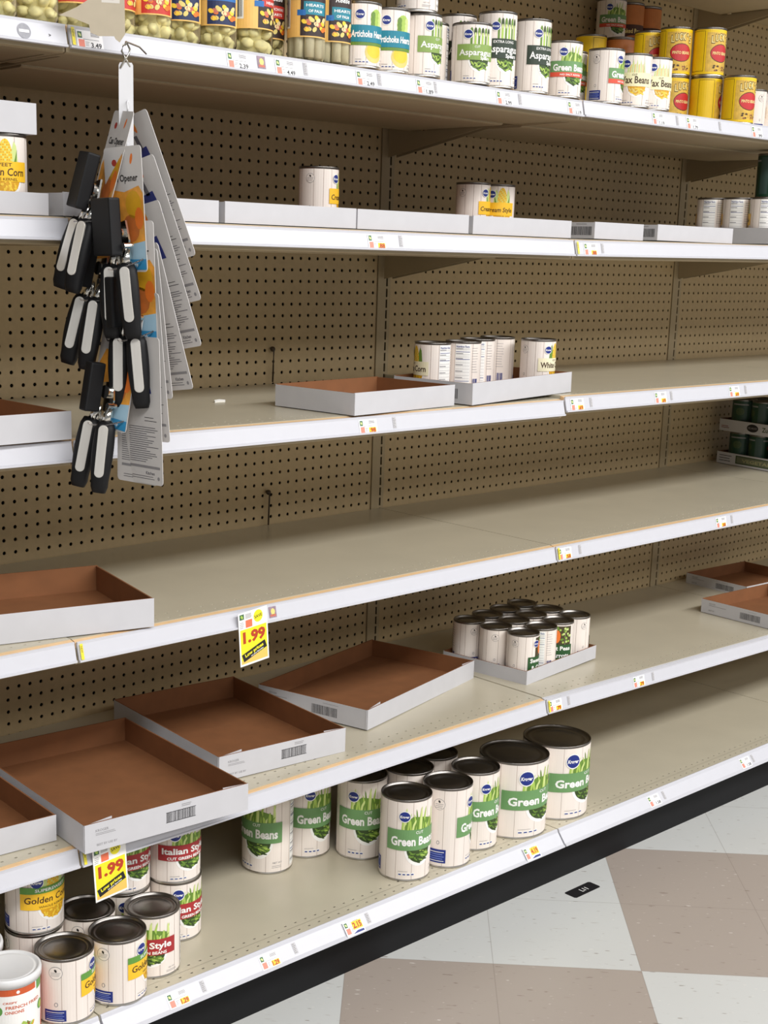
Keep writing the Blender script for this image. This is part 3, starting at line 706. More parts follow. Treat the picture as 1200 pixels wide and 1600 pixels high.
can('cream', 'std', -.015, .285, surf('B', -.01)+.0056, 72, 'corn can with its stamp forward, left one of the pair in the tray', g)
can('cream', 'std', .068, .285, surf('B', -.01)+.0056, 8, 'corn can with ear of corn showing, right one of the pair', g)
for i, (x, y, t) in enumerate(((.846, .075, -110), (.846, .152, -122), (.846, .229, -128), (.924, .075, -110), (.924, .152, -115), (.924, .229, -110))):
    can('cream', 'std', x, y, zB(.9)+.0032, t, 'can with nutrition panel facing out in the right edge tray, ' + ['front left', 'middle left', 'back left', 'front right', 'middle right', 'back right'][i], g)
can('dkgreen', 'std', .924, .110, zB(.9)+.0032+.1115, 30, 'dark can stacked on top of the tray of cans at the right edge', g)
g = 'white corn cans on the third shelf'
zc = surf('C', -.1)+.0058
for x, y, dz, t, lb in ((-.250, .165, 0, -71, 'white corn can at the left with the word Corn showing'), (-.170, .152, .0, -118, 'can with nutrition facts facing, second from the left'),
    (-.092, .182, .002, -116, 'can with nutrition facts facing, third from the left'), (-.012, .195, .004, -150, 'can showing its barcode side at the back right of the four'), (.015, .100, .0045, 62, 'white corn can standing apart at the right end of the tray')):
    can('white', 'std', x, y, zc+.019*(x+.29), t, lb, g)
# green labelled cans in stacked trays far right, fourth shelf
g = 'dark green cans in stacked trays'
zd = surf('D', 1.4)+.001
for k in range(2):
    z = zd+k*.1025
    o = tray(1.395, .245, z, .31, .28, .037, -9, ['lower', 'upper'][k]+' printed tray of dark green cans at the right edge of the fourth shelf', 'printed trays of dark green cans', code=None, tabs=False)
    a = Art()
    if k: a.ell(.13, .019, .022, .012, BLK, 1); a.text('DEL MONTE', .13, .019, .006, GRY, 2, w=.034); a.text('Zucchini', .20, .019, .014, G3, 1); a.lines(.008, .04, .008, .018, 2, mat('print_rust', (130, 60, 50), .5), 1, t=.002)
    else: a.rect(.075, .27, .006, .031, G3, 1); a.rect(.079, .267, .009, .028, mat('dull_tray_green', (112, 116, 92), .5), 2); a.text('VEGETABLES', .175, .018, .010, mat('dull_tray_text', (168, 166, 120), .5), 3, w=.15); a.lines(.01, .06, .006, .03, 3, BLK, 1, t=.002)
    link('tray_print', a.build('print', M=Matrix(((0, 1, 0, 0), (-1, 0, 0, .28), (0, 0, 1, 0), (0, 0, 0, 1)))), o)
    for i in range(2):
        for j in range(3):
            dx, dy = rotv(.042+.0765*i, .05+.0765*j+.02, -9)
            can('dkgreen', 'gr', 1.395+dx, .245+dy, z+.0036, 20*i+50*j, 'dark green can in the %s printed tray, %s %s' % (['lower', 'upper'][k], ['front', 'middle', 'back'][j], ['left', 'right'][i]), g)

# ------------------------------------------------------------------ top shelf
g = 'cans on the top shelf'
def zA(x): return surf('A', x)
for kind, size, x, y, t, lb in (
    ('artichoke', 'std', -.592, .050, 27, 'artichoke hearts can with teal band, left of the pair'),
    ('artichoke', 'std', -.514, .056, 20, 'artichoke hearts can with teal band, right of the pair'),
    ('asparagus', 'std', -.436, .050, 51, 'asparagus can with light green band beside the artichoke cans'),
    ('asparagus', 'std', -.356, .108, -31, 'asparagus can turned to its right side, set back between two others'),
    ('asparagus', 'std', -.303, .045, 17, 'asparagus can with light green band left of the tall spear cans'),
    ('spears', 'spear', -.250, .133, 27, 'taller asparagus spear can behind the front row'),
    ('spears', 'spear', -.226, .049, 22, 'taller asparagus can with black-green band, first of the front ones'),
    ('spears', 'spear', -.091, .135, 27, 'taller asparagus can set back between two front ones'),
    ('spears', 'spear', -.117, .052, 46, 'taller asparagus can just left of the green bean can'),
    ('green_low', 'std', -.018, .050, 27, 'small green bean can with coral stripe, left of the rail tag'),
    ('green_low', 'std', .108, .135, 30, 'small green bean can mostly hidden in the second row'),
    ('green_low', 'std', .125, .050, 77, 'small green bean can turned so its blue panel shows'),
    ('wax', 'std', .224, .050, 4, 'wax beans can with cream band, left of the two'),
    ('wax', 'std', .302, .052, 24, 'wax beans can with cream band, right of the two'),
    ('lucks', 'std', .600, .208, 40, 'yellow can with red oval, lower left of the yellow stack'),
    ('lucks', 'std', .656, .150, 85, 'yellow can turned sideways, lower middle of the yellow stack'),
    ('lucks', 'std', .682, .074, 35, 'yellow can with red oval at the front of the yellow stack'),
    ('lucks', 'std', .612, .292, 60, 'yellow can at the back, lower layer'),
    ('lucks', 'std', .570, .440, 60, 'yellow can deep in the shelf, lower left'), ('lucks', 'std', .650, .410, 60, 'yellow can deep in the shelf, lower right'),
    ('cream', 'std', .950, .205, 150, 'pale can seen from behind, left one at the right edge'), ('cream', 'std', 1.030, .205, 150, 'pale can seen from behind, right one at the right edge'),
    ('baked', 'std', .730, .505, 0, 'brown can at the very back, lowest left'), ('baked', 'std', .808, .505, 0, 'brown can at the very back, lowest middle'), ('baked', 'std', .886, .505, 0, 'brown can at the very back, lowest right')):
    can(kind, size, x, y, zA(x), t, lb+', top shelf', g)
s = .1113
can('green_low', 'std', -.450, .050, zA(-.436)+s, -30, 'small can stacked on the asparagus can at the top picture edge', g)
can('lucks', 'std', .600, .208, zA(.6)+s, 15, 'yellow can with red oval, upper middle of the yellow stack', g)
can('lucks', 'std', .656, .150, zA(.656)+s, 38, 'yellow can with red oval, upper right of the yellow stack', g)
can('lucks', 'std', .612, .292, zA(.612)+s, 30, 'yellow can, upper left of the yellow stack', g)
can('lucks', 'std', .570, .440, zA(.57)+s, 120, 'dim yellow-topped can deep in the shelf, upper left', g)
can('baked', 'std', .650, .410, zA(.65)+s, 20, 'dark can deep in the shelf behind the yellow stack', g)
for i, x in enumerate((.730, .808, .886)):
    can('baked', 'std', x, .505, zA(x)+s, 10, 'brown can at the very back of the top shelf, second layer, %s' % ['left', 'middle', 'right'][i], g)
    can('baked' if i else 'green_low', 'std', x, .505, zA(x)+2*s, 20, ['pale can on the topmost layer beside two orange ones, at the back', 'orange-topped can in the topmost layer, left', 'orange-topped can in the topmost layer, right'][i], g)

# glass jars
GL = mat('jar_glass', (246, 248, 240), .04, trans=1)
GL.node_tree.nodes['Principled BSDF'].inputs['IOR'].default_value = 1.15
BR = mat('artichoke_flesh', (244, 232, 176), .6, noise=.2, nscale=60)
def jar(style, r=.0325, h=.135):
    bm = bmesh.new(); lathe(bm, [(0, .003), (r*.8, .002), (r*.95, .0), (r, .006), (r, h*.74), (r*.93, h*.80), (r*.74, h*.86), (r*.74, h*.93)], 40)
    glass = mesh('jar_glass', bm, GL)
    bm = bmesh.new(); lathe(bm, [(r*.80, h*.885), (r*.81, h*.89), (r*.82, h*.97), (r*.78, h), (0, h)], 40); lid = mesh('jar_lid', bm, mat('jar_lid_gold', (190, 150, 60), .3, metal=1, noise=.03))
    bm = bmesh.new(); rnd = random.Random(len(style)*3+1)
    if style == 'palm':
        for i in range(7):
            a = 2*PI*i/7; tube(bm, [(r*.62*math.cos(a), r*.62*math.sin(a), .005), (r*.62*math.cos(a), r*.62*math.sin(a), h*.72)], r*.26, 10)
    else:
        for k in range(6):
            for i in range(6):
                a = 2*PI*(i+.5*(k % 2))/6+rnd.uniform(-.3, .3); q = rnd.uniform(.8, 1.25); M = Matrix.Translation((r*.58*math.cos(a), r*.58*math.sin(a), .014+k*h*.125+rnd.uniform(-.003, .003))) @ Matrix.Rotation(rnd.uniform(-.8, .8), 4, 'X') @ Matrix.Rotation(rnd.uniform(0, 3), 4, 'Z') @ Matrix.Diagonal((r*.34*q, r*.22, h*.062*q, 1))
                bmesh.ops.create_icosphere(bm, subdivisions=2, radius=1, matrix=M)
        bmesh.ops.create_cone(bm, cap_ends=True, segments=16, radius1=r*.5, radius2=r*.5, depth=h*.7, matrix=Matrix.Translation((0, 0, h*.38)))
    fill = mesh('jar_contents', bm, mat('palm_flesh', (230, 220, 190), .5, noise=.05) if style == 'palm' else BR, smooth=True)
    a = Art(); U = lambda d: r*R(d); k = h
    side = mat('jar_label_yellow', (246, 196, 110), .45, noise=.06); dark = mat('jar_label_dark', (52, 36, 34), .5, noise=.04)
    red = band('jarred', (200, 56, 44)); blue = band('jarblue', (40, 110, 180)); teal = band('jarteal', (30, 130, 150))
    b0, b1 = .24*k, .80*k
    a.rect(U(-110), U(75), b0, b1, side, 1)
    if style != 'plain':
        fr = {'red': red, 'blue': mat('jar_navy', (30, 44, 84), .5), 'quart': dark, 'palm': dark}[style]
        a.rect(U(-34), U(60), b0+.002, b1, fr, 2)
        if style in ('quart', 'palm'):
            a.text('Reese', U(12), .70*k, .055*k, WHITE, 4, w=U(52), bold=.02, shear=.3)
            a.rect(U(-24), U(52), .48*k, .62*k, red if style == 'quart' else teal, 3)
            a.text('ARTICHOKE' if style == 'quart' else 'HEARTS', U(13), .58*k, .03*k, WHITE, 4, w=U(60)); a.text('HEARTS' if style == 'quart' else 'OF PALM', U(13), .52*k, .03*k, WHITE, 4, w=U(46))
            a.rect(U(-44), U(-18), .47*k, .53*k, blue, 4)
        else:
            a.rect(U(-34), U(60), .52*k, .72*k, red if style == 'red' else blue, 3); a.text('ARTICHOKE', U(12), .66*k, .035*k, WHITE, 4, w=U(66), bold=.03); a.text('HEARTS', U(12), .58*k, .035*k, WHITE, 4, w=U(46), bold=.03)
        rnd = random.Random(4)
        for i in range(22): a.ell(U(12+rnd.uniform(-38, 38)), rnd.uniform(.31, .46)*k, .0050, .0036, (Y3, Y1, mat('cream_food', (240, 214, 160), .5), OR, mat('rose_food', (196, 110, 90), .5))[i % 5], 5+i % 3, n=8, rot=rnd.uniform(-1, 1))
        a.rect(U(-104), U(-72), .34*k, .74*k, WHITE, 2); a.barcode(U(-100), U(-76), .36*k, .72*k, BLK, 3, 8)
    return glass, lid, fill, a.build('jar_label', r=r+.0003) if style != 'plain' else None
JM = {}
def put_jar(style, x, y, turn, label, r=.0325, h=.135):
    if (style, r) not in JM: JM[(style, r)] = jar(style, r, h)
    gl, ld, fi, la = JM[(style, r)]
    o = empty('glass_jar', (x, y, zA(x)+.0004), math.atan2(VP.y-y, VP.x-x)+R(turn))
    link('jar_glass', gl, o); link('jar_lid', ld, o); link('jar_contents', fi, o)
    if la: link('paper_label', la, o)
    tag(o, label+', top shelf', 'jar', 'glass jars on the top shelf')
put_jar('plain', -1.310, .056, 0, 'unlabelled-looking jar of artichokes at the left picture edge')
put_jar('plain', -1.243, .052, 0, 'jar of pale artichokes second from the left edge', r=.0320)
put_jar('red', -1.176, .056, -10, 'small red-labelled jar left of the torn paper tag')
put_jar('red', -1.108, .052, 60, 'jar turned sideways behind the torn paper tag')
put_jar('red', -1.041, .050, 8, 'red-labelled artichoke jar right of the torn paper tag')
put_jar('blue', -.975, .062, 5, 'blue-labelled artichoke hearts jar, left of two')
put_jar('blue', -.909, .052, 5, 'blue-labelled artichoke hearts jar, right of two')
put_jar('quart', -.838, .052, 52, 'quartered artichoke jar turned so the barcode shows', r=.0365, h=.15)
put_jar('quart', -.762, .106, 20, 'quartered artichoke jar with red strip, set back', r=.0325, h=.142)
put_jar('palm', -.722, .045, 15, 'hearts of palm jar with teal strip, left of two', h=.15)
put_jar('palm', -.656, .052, 22, 'hearts of palm jar with teal strip, right of two', h=.15)

# ------------------------------------------------------------------ price tags in the rails
TGR = mat('tag_green', (60, 104, 66), .5, noise=.05); TPK = mat('tag_coral', (240, 140, 120), .5, noise=.05); TYE = mat('tag_yellow', (250, 206, 40), .5, noise=.03); TRD = mat('tag_red', (176, 50, 30), .5)
def tag_mesh(price, yellow=True, w_=.040, h_=.027, big=False):
    a = Art(); a.rect(0, w_, -h_, 0, mat('tag_paper', (250, 249, 250), .5, noise=.01), 1)
    a.rect(.002, .0085, -.011, -.002, TGR, 2); a.ell(.0052, -.0065, .002, .003, G4, 3, n=6, rot=.6)
    a.rect(.0025, .0115, -.024, -.013, TPK, 2); a.lines(.022, .036, -.008, -.002, 4, GRY, 2, t=.0009, ragged=.1); a.rect(.010, .034, -.0125, -.0118, GRY, 2)
    a.lines(.0125, .019, -.022, -.015, 3, GRY, 2, t=.0008)
    if big:
        a.rect(.018, .040, -.019, -.0035, TYE, 3); a.text(price, .029, -.011, .0105, TRD, 4, w=.019, bold=.04); a.poly([(.014, -.026), (.040, -.026), (.040, -.022), (.026, -.0215)], NAVY, 3)
    elif yellow: a.rect(.021, .037, -.0245, -.0145, TYE, 2); a.text(price, .029, -.0195, .0078, TRD, 3, w=.014, bold=.04)
    else: a.text(price, .029, -.0195, .007, BLK, 3, w=.016, bold=.02)
    return a.build('tag')
def mini_mesh(kind):
    a = Art(); c = (mat('mini_grey', (190, 188, 190), .5, noise=.1, nscale=600), mat('mini_photo', (150, 128, 140), .5, noise=.3, nscale=200))[kind]
    if kind: a.rect(0, .017, -.020, 0, c, 1); a.ell(.009, -.009, .005, .006, Y3, 2, n=8); a.rect(.002, .015, -.018, -.014, mat('rose_food', (196, 110, 90), .5), 2)
    else: a.rect(0, .009, -.021, 0, c, 1); a.lines(.001, .008, -.020, -.001, 6, GRY, 2, t=.0012, ragged=.4)
    return a.build('mini')
lvn = {'A': 'top shelf', 'B': 'second shelf', 'C': 'third shelf', 'D': 'fourth shelf', 'E': 'fifth shelf', 'F': 'bottom shelf'}
def rail_put(me, name, l, x, lbl, cat, grp, off=0):
    if l == 'F': loc = (x, -.0535-off, .1663-.0085); rot = (-math.atan2(.0175, .022), 0, 0)
    else: loc = (x, .0070-off, surf(l, x)-.0075); rot = (-math.atan2(.0058, .024), 0, 0)
    o = link(name, me, loc=loc, rot=rot); tag(o, lbl, cat, grp)
    if name == 'price_tag': o.scale = (1.14, 1, 1.04)
    return o
P_TAGS = [('A', -1.205, '3.49', 0, 'under the torn paper tag'), ('A', -.925, '2.39', 0, 'below the quartered artichoke jars'), ('A', -.824, '4.49', 0, 'below the hearts of palm jars'), ('A', -.640, '2.49', 0, 'below the artichoke cans'), ('A', -.490, '1.89', 0, 'below the asparagus cans'),
 ('A', -.270, '2.99', 0, 'below the tall asparagus cans'), ('A', -.052, '1.19', 0, 'at the rail joint'), ('A', .240, '1.19', 0, 'below the wax beans'), ('A', .370, '1.79', 0, 'below the yellow stack'), ('A', .640, '.99', 0, 'at the right edge'),
 ('B', -.600, '.88', 1, 'in the middle of the rail'), ('B', .030, '.88', 1, 'just right of the rail joint'),
 ('C', -.608, '.98', 1, 'below the empty kraft tray'), ('C', .018, '.69', 1, 'right of the rail joint'), ('C', .328, '.69', 1, 'midway along the right bay'), ('C', .640, '.69', 1, 'near the right edge'),
 ('D', -.000, '.58', 1, 'right of the rail joint'), ('D', .632, '.58', 1, 'near the right edge'),
 ('E', -.0, '.79', 1, 'right of the rail joint'), ('E', .328, '.79', 1, 'midway along the right bay'),
 ('F', -1.088, '1.29', 1, 'leftmost on the bottom rail'), ('F', -.880, '1.29', 1, 'second on the bottom rail'), ('F', .335, '1.58', 0, 'right of the wide cans'), ('F', .745, '1.58', 0, 'near the right edge')]
_TG = {}
for l, x, p_, yl, wh in P_TAGS:
    if (p_, yl) not in _TG: _TG[(p_, yl)] = tag_mesh(p_, yl)
    xx = x+.008 if l in 'DE' and abs(x) < .01 else x
    rail_put(_TG[(p_, yl)], 'price_tag', l, xx, 'small paper price tag on the %s rail, %s' % (lvn[l], wh), 'price tag', 'price tags in the shelf rails')
def big_tag(x, p_, wh): rail_put(tag_mesh(p_, True, .042, .028, True), 'price_tag', 'F', x, 'yellow %s price tag on the bottom rail, %s' % (p_, wh), 'price tag', 'price tags in the shelf rails', off=.003)
big_tag(-.672, '2.15', 'left of the tall green bean cans'); big_tag(-.133, '4.19', 'below the wide green bean cans')
mm = [mini_mesh(0), mini_mesh(1)]
for l, x, k in (('A', -.862, 1), ('A', -.762, 0), ('A', -.588, 0), ('A', -.445, 0), ('A', -.205, 0), ('A', .330, 0), ('A', .500, 0), ('B', -.520, 0), ('B', .090, 0), ('C', -.520, 0), ('C', .085, 0), ('C', .390, 0), ('C', .710, 0),
    ('D', -.818, 1), ('D', .080, 0), ('D', .70, 0), ('E', .075, 0), ('E', .405, 0), ('F', -1.015, 0), ('F', -.800, 0), ('F', -.610, 0), ('F', .395, 0), ('F', .80, 0)):
    rail_put(mm[k], 'rail_sticker', l, x, 'small faded sticker on the %s rail, %s' % (lvn[l], 'at %s' % ('far left' if x < -.9 else 'left of middle' if x < -.5 else 'middle left' if x < 0 else 'right of the joint' if x < .25 else 'right' if x < .6 else 'far right')), 'sticker', 'small faded rail stickers')
a = Art(); a.ell(0, -.013, .011, .011, mat('round_grey', (150, 150, 156), .5, noise=.1, nscale=200), 1, n=24); a.rect(-.008, .008, -.015, -.011, WHITE, 2); a.text('>', .042, -.014, .005, BLK, 1)
rail_put(a.build('round'), 'rail_sticker', 'A', -1.292, 'round grey sticker on the top rail at the far left', 'sticker', 'small faded rail stickers')

# yellow hanging signs
def sign(x, l, rz, label):
    w_, h_ = .066, .101
    o = empty('price_sign', (x, -.0035, surf(l, x)-.006)); o.rotation_euler = (R(2), R(rz), 0)
    bm = bmesh.new(); slab(bm, [(0, -h_), (w_, -h_), (w_, 0), (0, 0)], .0006); link('sign_card', mesh('sign_card', bm, WHITE), o)
    a = Art(); YL = mat('sign_yellow', (244, 232, 40), .4, noise=.03); RD = mat('sign_red', (186, 60, 28), .4)
    a.rect(.003, w_-.003, -h_+.004, -.032, YL, 1)
    a.poly([(.003, -h_+.004), (w_-.003, -h_+.004), (w_-.003, -h_+.022), (.003, -h_+.010)], mat('sign_orange', (250, 200, 100), .4), 2)
    a.text('1.99', w_/2+.001, -.0475, .0205, RD, 3, w=.051, bold=.045)
    ca = .30
    def rp(x_, y_): c, s_ = math.cos(ca), math.sin(ca); return (w_/2+x_*c-y_*s_, -.0785+x_*s_+y_*c)
    a.poly([rp(-.0280, -.0070), rp(.0280, -.0070), rp(.0280, .0080), rp(-.0280, .0080)], BLK, 3)
    a.text('Low prices', *rp(0, .0028), .0062, YL, 4, w=.044, bold=.04, rot=ca); a.text('on your favorites', *rp(.005, -.0040), .0028, WHITE, 4, w=.030, bold=.03, rot=ca)
    a.rect(.003, .013, -.013, -.003, TGR, 1); a.ell(.008, -.008, .0025, .004, G1, 2, n=6, rot=.6); a.rect(.016, .031, -.030, -.016, mat('sign_coral', (238, 120, 84), .5), 1); a.lines(.016, .030, -.013, -.004, 4, GRY, 1, t=.0011, ragged=.05)
    a.lines(.003, .013, -.030, -.017, 4, GRY, 1, t=.0009)
    a.ell(.045, -.014, .0105, .0115, YL, 1, n=24); a.text('SAVE', .045, -.014, .0058, BLK, 2, w=.017, bold=.01, rot=.12)
    link('sign_print', a.build('print'), o); tag(o, label, 'price sign', 'yellow low price signs'); return o
sign(-.896, 'D', -6, 'yellow 1.99 sign hanging from the fourth shelf rail above the askew trays')
sign(-1.201, 'E', -5, 'yellow 1.99 sign hanging under the big tray, in front of the squat cans')

# floor sticker
a = Art(); a.poly([(-.047, -.0135), (-.043, -.0175), (.043, -.0175), (.047, -.0135), (.047, .0135), (.043, .0175), (-.043, .0175), (-.047, .0135)], BLK, 1); a.text('L11', .004, 0, .013, WHITE, 2, w=.022, bold=.02)
me = a.build('floor_sticker', M=Matrix(((1, 0, 0, 0), (0, 0, 1, 0), (0, -1, 0, 0), (0, 0, 0, 1))))
o = link('floor_sticker', me, loc=(.081, -.069, .0002)); tag(o, 'small black floor sticker reading L11 beside the kick plate', 'floor sticker')

# peg hooks and paper scrap
def peg_hook(x, ztop, zbot, lb):
    bm = bmesh.new(); tube(bm, [(x, D+.003, ztop), (x, D-.008, ztop+.004), (x, D-.012, ztop-.004), (x-.001, D-.012, (ztop+zbot)/2), (x-.003, D-.013, zbot)], .0019, 8)
    bmesh.ops.create_uvsphere(bm, u_segments=10, v_segments=8, radius=.006, matrix=Matrix.Translation((x, D-.008, ztop)))
    o = link('wire_hook', mesh('wire_hook', bm, mat('dark_wire', (64, 50, 34), .5, noise=.1)), loc=(0, 0, 0)); tag(o, lb, 'hook', 'thin wires hooked on the pegboard')
peg_hook(-.358, 1.213, 1.14, 'thin dark wire hanging on the pegboard above the third shelf')
peg_hook(-.364, .888, .813, 'thin dark wire hanging on the pegboard above the fourth shelf')
bm = bmesh.new(); slab(bm, [(0, 0), (.012, .003), (.026, .001), (.030, .006), (.018, .010), (.004, .008)], .004, Matrix.Rotation(R(-70), 4, 'X'))
o = link('paper_scrap', mesh('paper_scrap', bm, WHITE), loc=(-.705, .315, surf('C', -.7)+.0016)); tag(o, 'small white paper scrap lying on the third shelf', 'paper scrap')

# ------------------------------------------------------------------ hanging clip strip with packs
SX, SY = -1.166, -.066          # where the strip hangs in front of the rails
B_ = R(34.4)                    # bearing the strip faces
VF = Matrix.Rotation(-B_, 4, 'Z')
def view_rot(): return VF
strip = empty('clip_strip', (SX, SY, 1.688)); strip.rotation_euler = (0, 0, -B_)
tag(strip, 'white plastic clip strip hanging from the top rail, carrying can openers', 'clip strip')
PL = mat('strip_plastic', (222, 222, 224), .4, noise=.01)
bm = bmesh.new()
pts = [(-.0105, -.0), (-.0085, .004), (.0085, .004), (.0105, 0), (.0110, -.54), (-.0110, -.54)]
slab(bm, pts, .0014); link('strip_band', mesh('strip_band', bm, PL), strip)
for i in range(9):
    bm = bmesh.new(); z = -.050-.058*i
    tube(bm, [(.002, 0, z), (.002, -.006, z-.002), (.002, -.009, z-.010), (.002, -.006, z-.015)], .0014, 6); bmesh.ops.create_uvsphere(bm, u_segments=8, v_segments=6, radius=.0022, matrix=Matrix.Translation((.002, -.0055, z-.016)))
    link('strip_prong', mesh('strip_prong', bm, PL), strip)
WIRE = mat('hook_wire', (190, 186, 176), .3, metal=1, noise=.05)
bm = bmesh.new()
tube(bm, [(-.008, -.001, -.004), (-.002, -.003, .006), (.004, -.003, .014), (.006, -.002, .022), (.002, 0, .030), (-.004, .002, .028), (-.006, .002, .020), (-.001, 0, .010), (.006, .001, -.002)], .0015, 8)
link('wire_hook', mesh('wire_hook', bm, WIRE), strip)
bm = bmesh.new(); tube(bm, [(-.001, .001, .028), (0, .010, .034), (.02, .060, .034), (.03, .085, .028)], .0013, 6); link('hanger_arm', mesh('hanger_arm', bm, WIRE), strip)
# torn paper tag
tp = empty('torn_paper_tag', (SX-.006, SY+.010, 1.728)); tp.rotation_euler = (R(4), 0, -B_+R(4))
bm = bmesh.new(); slab(bm, [(-.085, .024), (-.060, .036), (-.036, .052), (-.030, .080), (.008, .090), (.010, .004), (.002, -.008), (-.004, -.004), (-.006, .000), (-.028, -.001), (-.040, .003), (-.042, .014), (-.055, .018), (-.066, .022)], .001)
link('tag_card', mesh('tag_card', bm, mat('tag_greige', (184, 172, 150), .6, noise=.04)), tp)
a = Art(); a.rect(-.024, .002, .045, .072, mat('tag_light', (214, 208, 198), .5), 1); a.barcode(-.023, -.010, .058, .070, BLK, 2, 4); a.lines(-.023, 0, .048, .056, 3, GRY, 2); a.barcode(-.006, .001, .058, .068, GRY, 2, 6)
link('tag_print', a.build('print'), tp); tag(tp, 'torn greyish card tag above the clip strip at the top rail', 'paper tag')

CHR = mat('chrome', (214, 212, 206), .15, metal=1, noise=.02); RUB = mat('black_rubber', (15, 15, 17), .55, noise=.08, nscale=60, spec=.3); SIL = mat('brushed_inlay', (244, 240, 232), .25, metal=.6, noise=.06, nscale=120, stretch=(1, 1, .1))
CW, CH, CB = .088, .178, .222
def rounded(w_, h_, r=.006, z1=.012):
    p = []
    for cx, cz, a0 in ((w_/2-r, z1-r, 0), (-w_/2+r, z1-r, 90), (-w_/2+r, z1-h_+r, 180), (w_/2-r, z1-h_+r, 270)):
        for k in range(4): a = R(a0+30*k); p.append((cx+r*math.cos(a), cz+r*math.sin(a)))
    return p
def card_meshes():
    CM = mat('card_grey_white', (206, 203, 200), .5, noise=.02)
    bm = bmesh.new(); slab(bm, rounded(CW, CH), .0008); card = mesh('backing_card', bm, CM)
    bm = bmesh.new(); slab(bm, rounded(CW, CB), .0008); card2 = mesh('backing_card', bm, CM)
    O = mat('pack_orange', (232, 160, 60), .4, noise=.2, nscale=60); BL = mat('pack_blue', (60, 150, 200), .4, noise=.05); LB = mat('pack_sky', (170, 206, 226), .4, noise=.04)
    a = Art(); a.text('Can Opener', 0, -.032, .0100, BLK, 2, w=.066, bold=.02); a.ell(-.02, -.010, .006, .005, mat('pepper_red', (170, 60, 50), .5), 1, n=8); a.ell(.02, -.006, .003, .008, OR, 1, n=8, rot=-.3)
    a.poly([(-.034, -.120), (-.040, -.070), (-.028, -.048), (.0, -.052), (.034, -.044), (.043, -.055), (.043, -.130), (0, -.128)], O, 1)
    a.ell(.02, -.070, .018, .020, Y2, 2, n=12); a.ell(.012, -.104, .02, .020, mat('pack_rust', (196, 110, 50), .5, noise=.2), 2, n=12); a.ell(.032, -.09, .010, .016, OR, 3, n=10)
    a.poly([(-.043, -.148), (-.043, -.134), (.043, -.122), (.043, -.148)], LB, 2); a.poly([(-.043, -.160), (-.01, -.158), (.006, -.148), (.043, -.148), (.043, -.163), (-.043, -.163)], BL, 3); a.text('Easy grip', .012, -.155, .005, WHITE, 4)
    front = a.build('front_print')
    b = Art(); NV = mat('pack_navy', (36, 48, 120), .4, noise=.05); DG = mat('pack_ink', (96, 94, 100), .5)
    b.ell(-.002, -.004, .0050, .010, Y2, 1, n=8, rot=.5); b.ell(.000, -.008, .003, .008, OR, 2, n=8, rot=.5); b.poly([(-.010, -.018), (-.001, -.018), (.006, -.042), (-.004, -.042)], DG, 1)
    b.poly([(-.016, -.040), (.014, -.037), (.022, -.072), (.000, -.072), (-.004, -.055), (-.018, -.051)], NV, 1)
    b.lines(.004, .034, -.116, -.106, 2, BLK, 1, t=.0009); b.lines(-.034, .038, -.178, -.122, 17, DG, 1, t=.0010, ragged=.5); b.rect(-.034, .038, -.186, -.182, GRY, 1)
    b.text('Kitchen', .004, -.193, .005, DG, 1, align='L'); b.lines(-.03, .03, -.204, -.197, 2, DG, 1, t=.0009); b.ell(.034, -.200, .003, .003, GRY, 1, n=8)
    back = b.build('back_print', M=Matrix.Translation((0, .0008, 0)) @ Matrix.Rotation(PI, 4, 'Z'))
    return card, card2, front, back
card_me, card2_me, front_me, back_me = card_meshes()
def handle_mesh():
    bm = bmesh.new()
    # tapering flattened grip, slightly bowed, hanging down -z
    N_ = 12; rings = []
    for i in range(N_+1):
        t = i/N_; z = -.108*t; w_ = .0142+.0028*math.sin(PI*min(1, t*1.2))-.0012*t; d_ = .0092+.0018*math.sin(PI*t); y = -.004*math.sin(PI*t)
        if i == 0: w_ *= .8; d_ *= .8
        if i == N_: w_ *= .78; d_ *= .78
        rings.append([bm.verts.new((w_*math.copysign(abs(math.cos(a))**.7, math.cos(a)), y+d_*math.copysign(abs(math.sin(a))**.7, math.sin(a)), z)) for a in [2*PI*k/16 for k in range(16)]])
    for A, B in zip(rings, rings[1:]):
        for k in range(16):
            f = bm.faces.new((A[k], A[(k+1) % 16], B[(k+1) % 16], B[k])); f.smooth = True
    bm.faces.new(rings[0][::-1]); bm.faces.new(rings[-1]); bmesh.ops.recalc_face_normals(bm, faces=bm.faces)
    grip = mesh('handle_grip', bm, RUB)
    bm = bmesh.new(); pts = []
    for k in range(20):
        a = 2*PI*k/20; zc = -.0435+(.0325 if math.sin(a) > 0 else -.0325); pts.append((.0074*math.cos(a), zc+.0074*math.sin(a)))
    fs = slab(bm, pts, .004); bmesh.ops.translate(bm, vec=(0, -.0154, 0), verts=bm.verts)
    bmesh.ops.bevel(bm, geom=[e for e in bm.edges], offset=.0008, segments=2, affect='EDGES')
    return grip, mesh('metal_inlay', bm, SIL)
grip_me, inlay_me = handle_mesh()
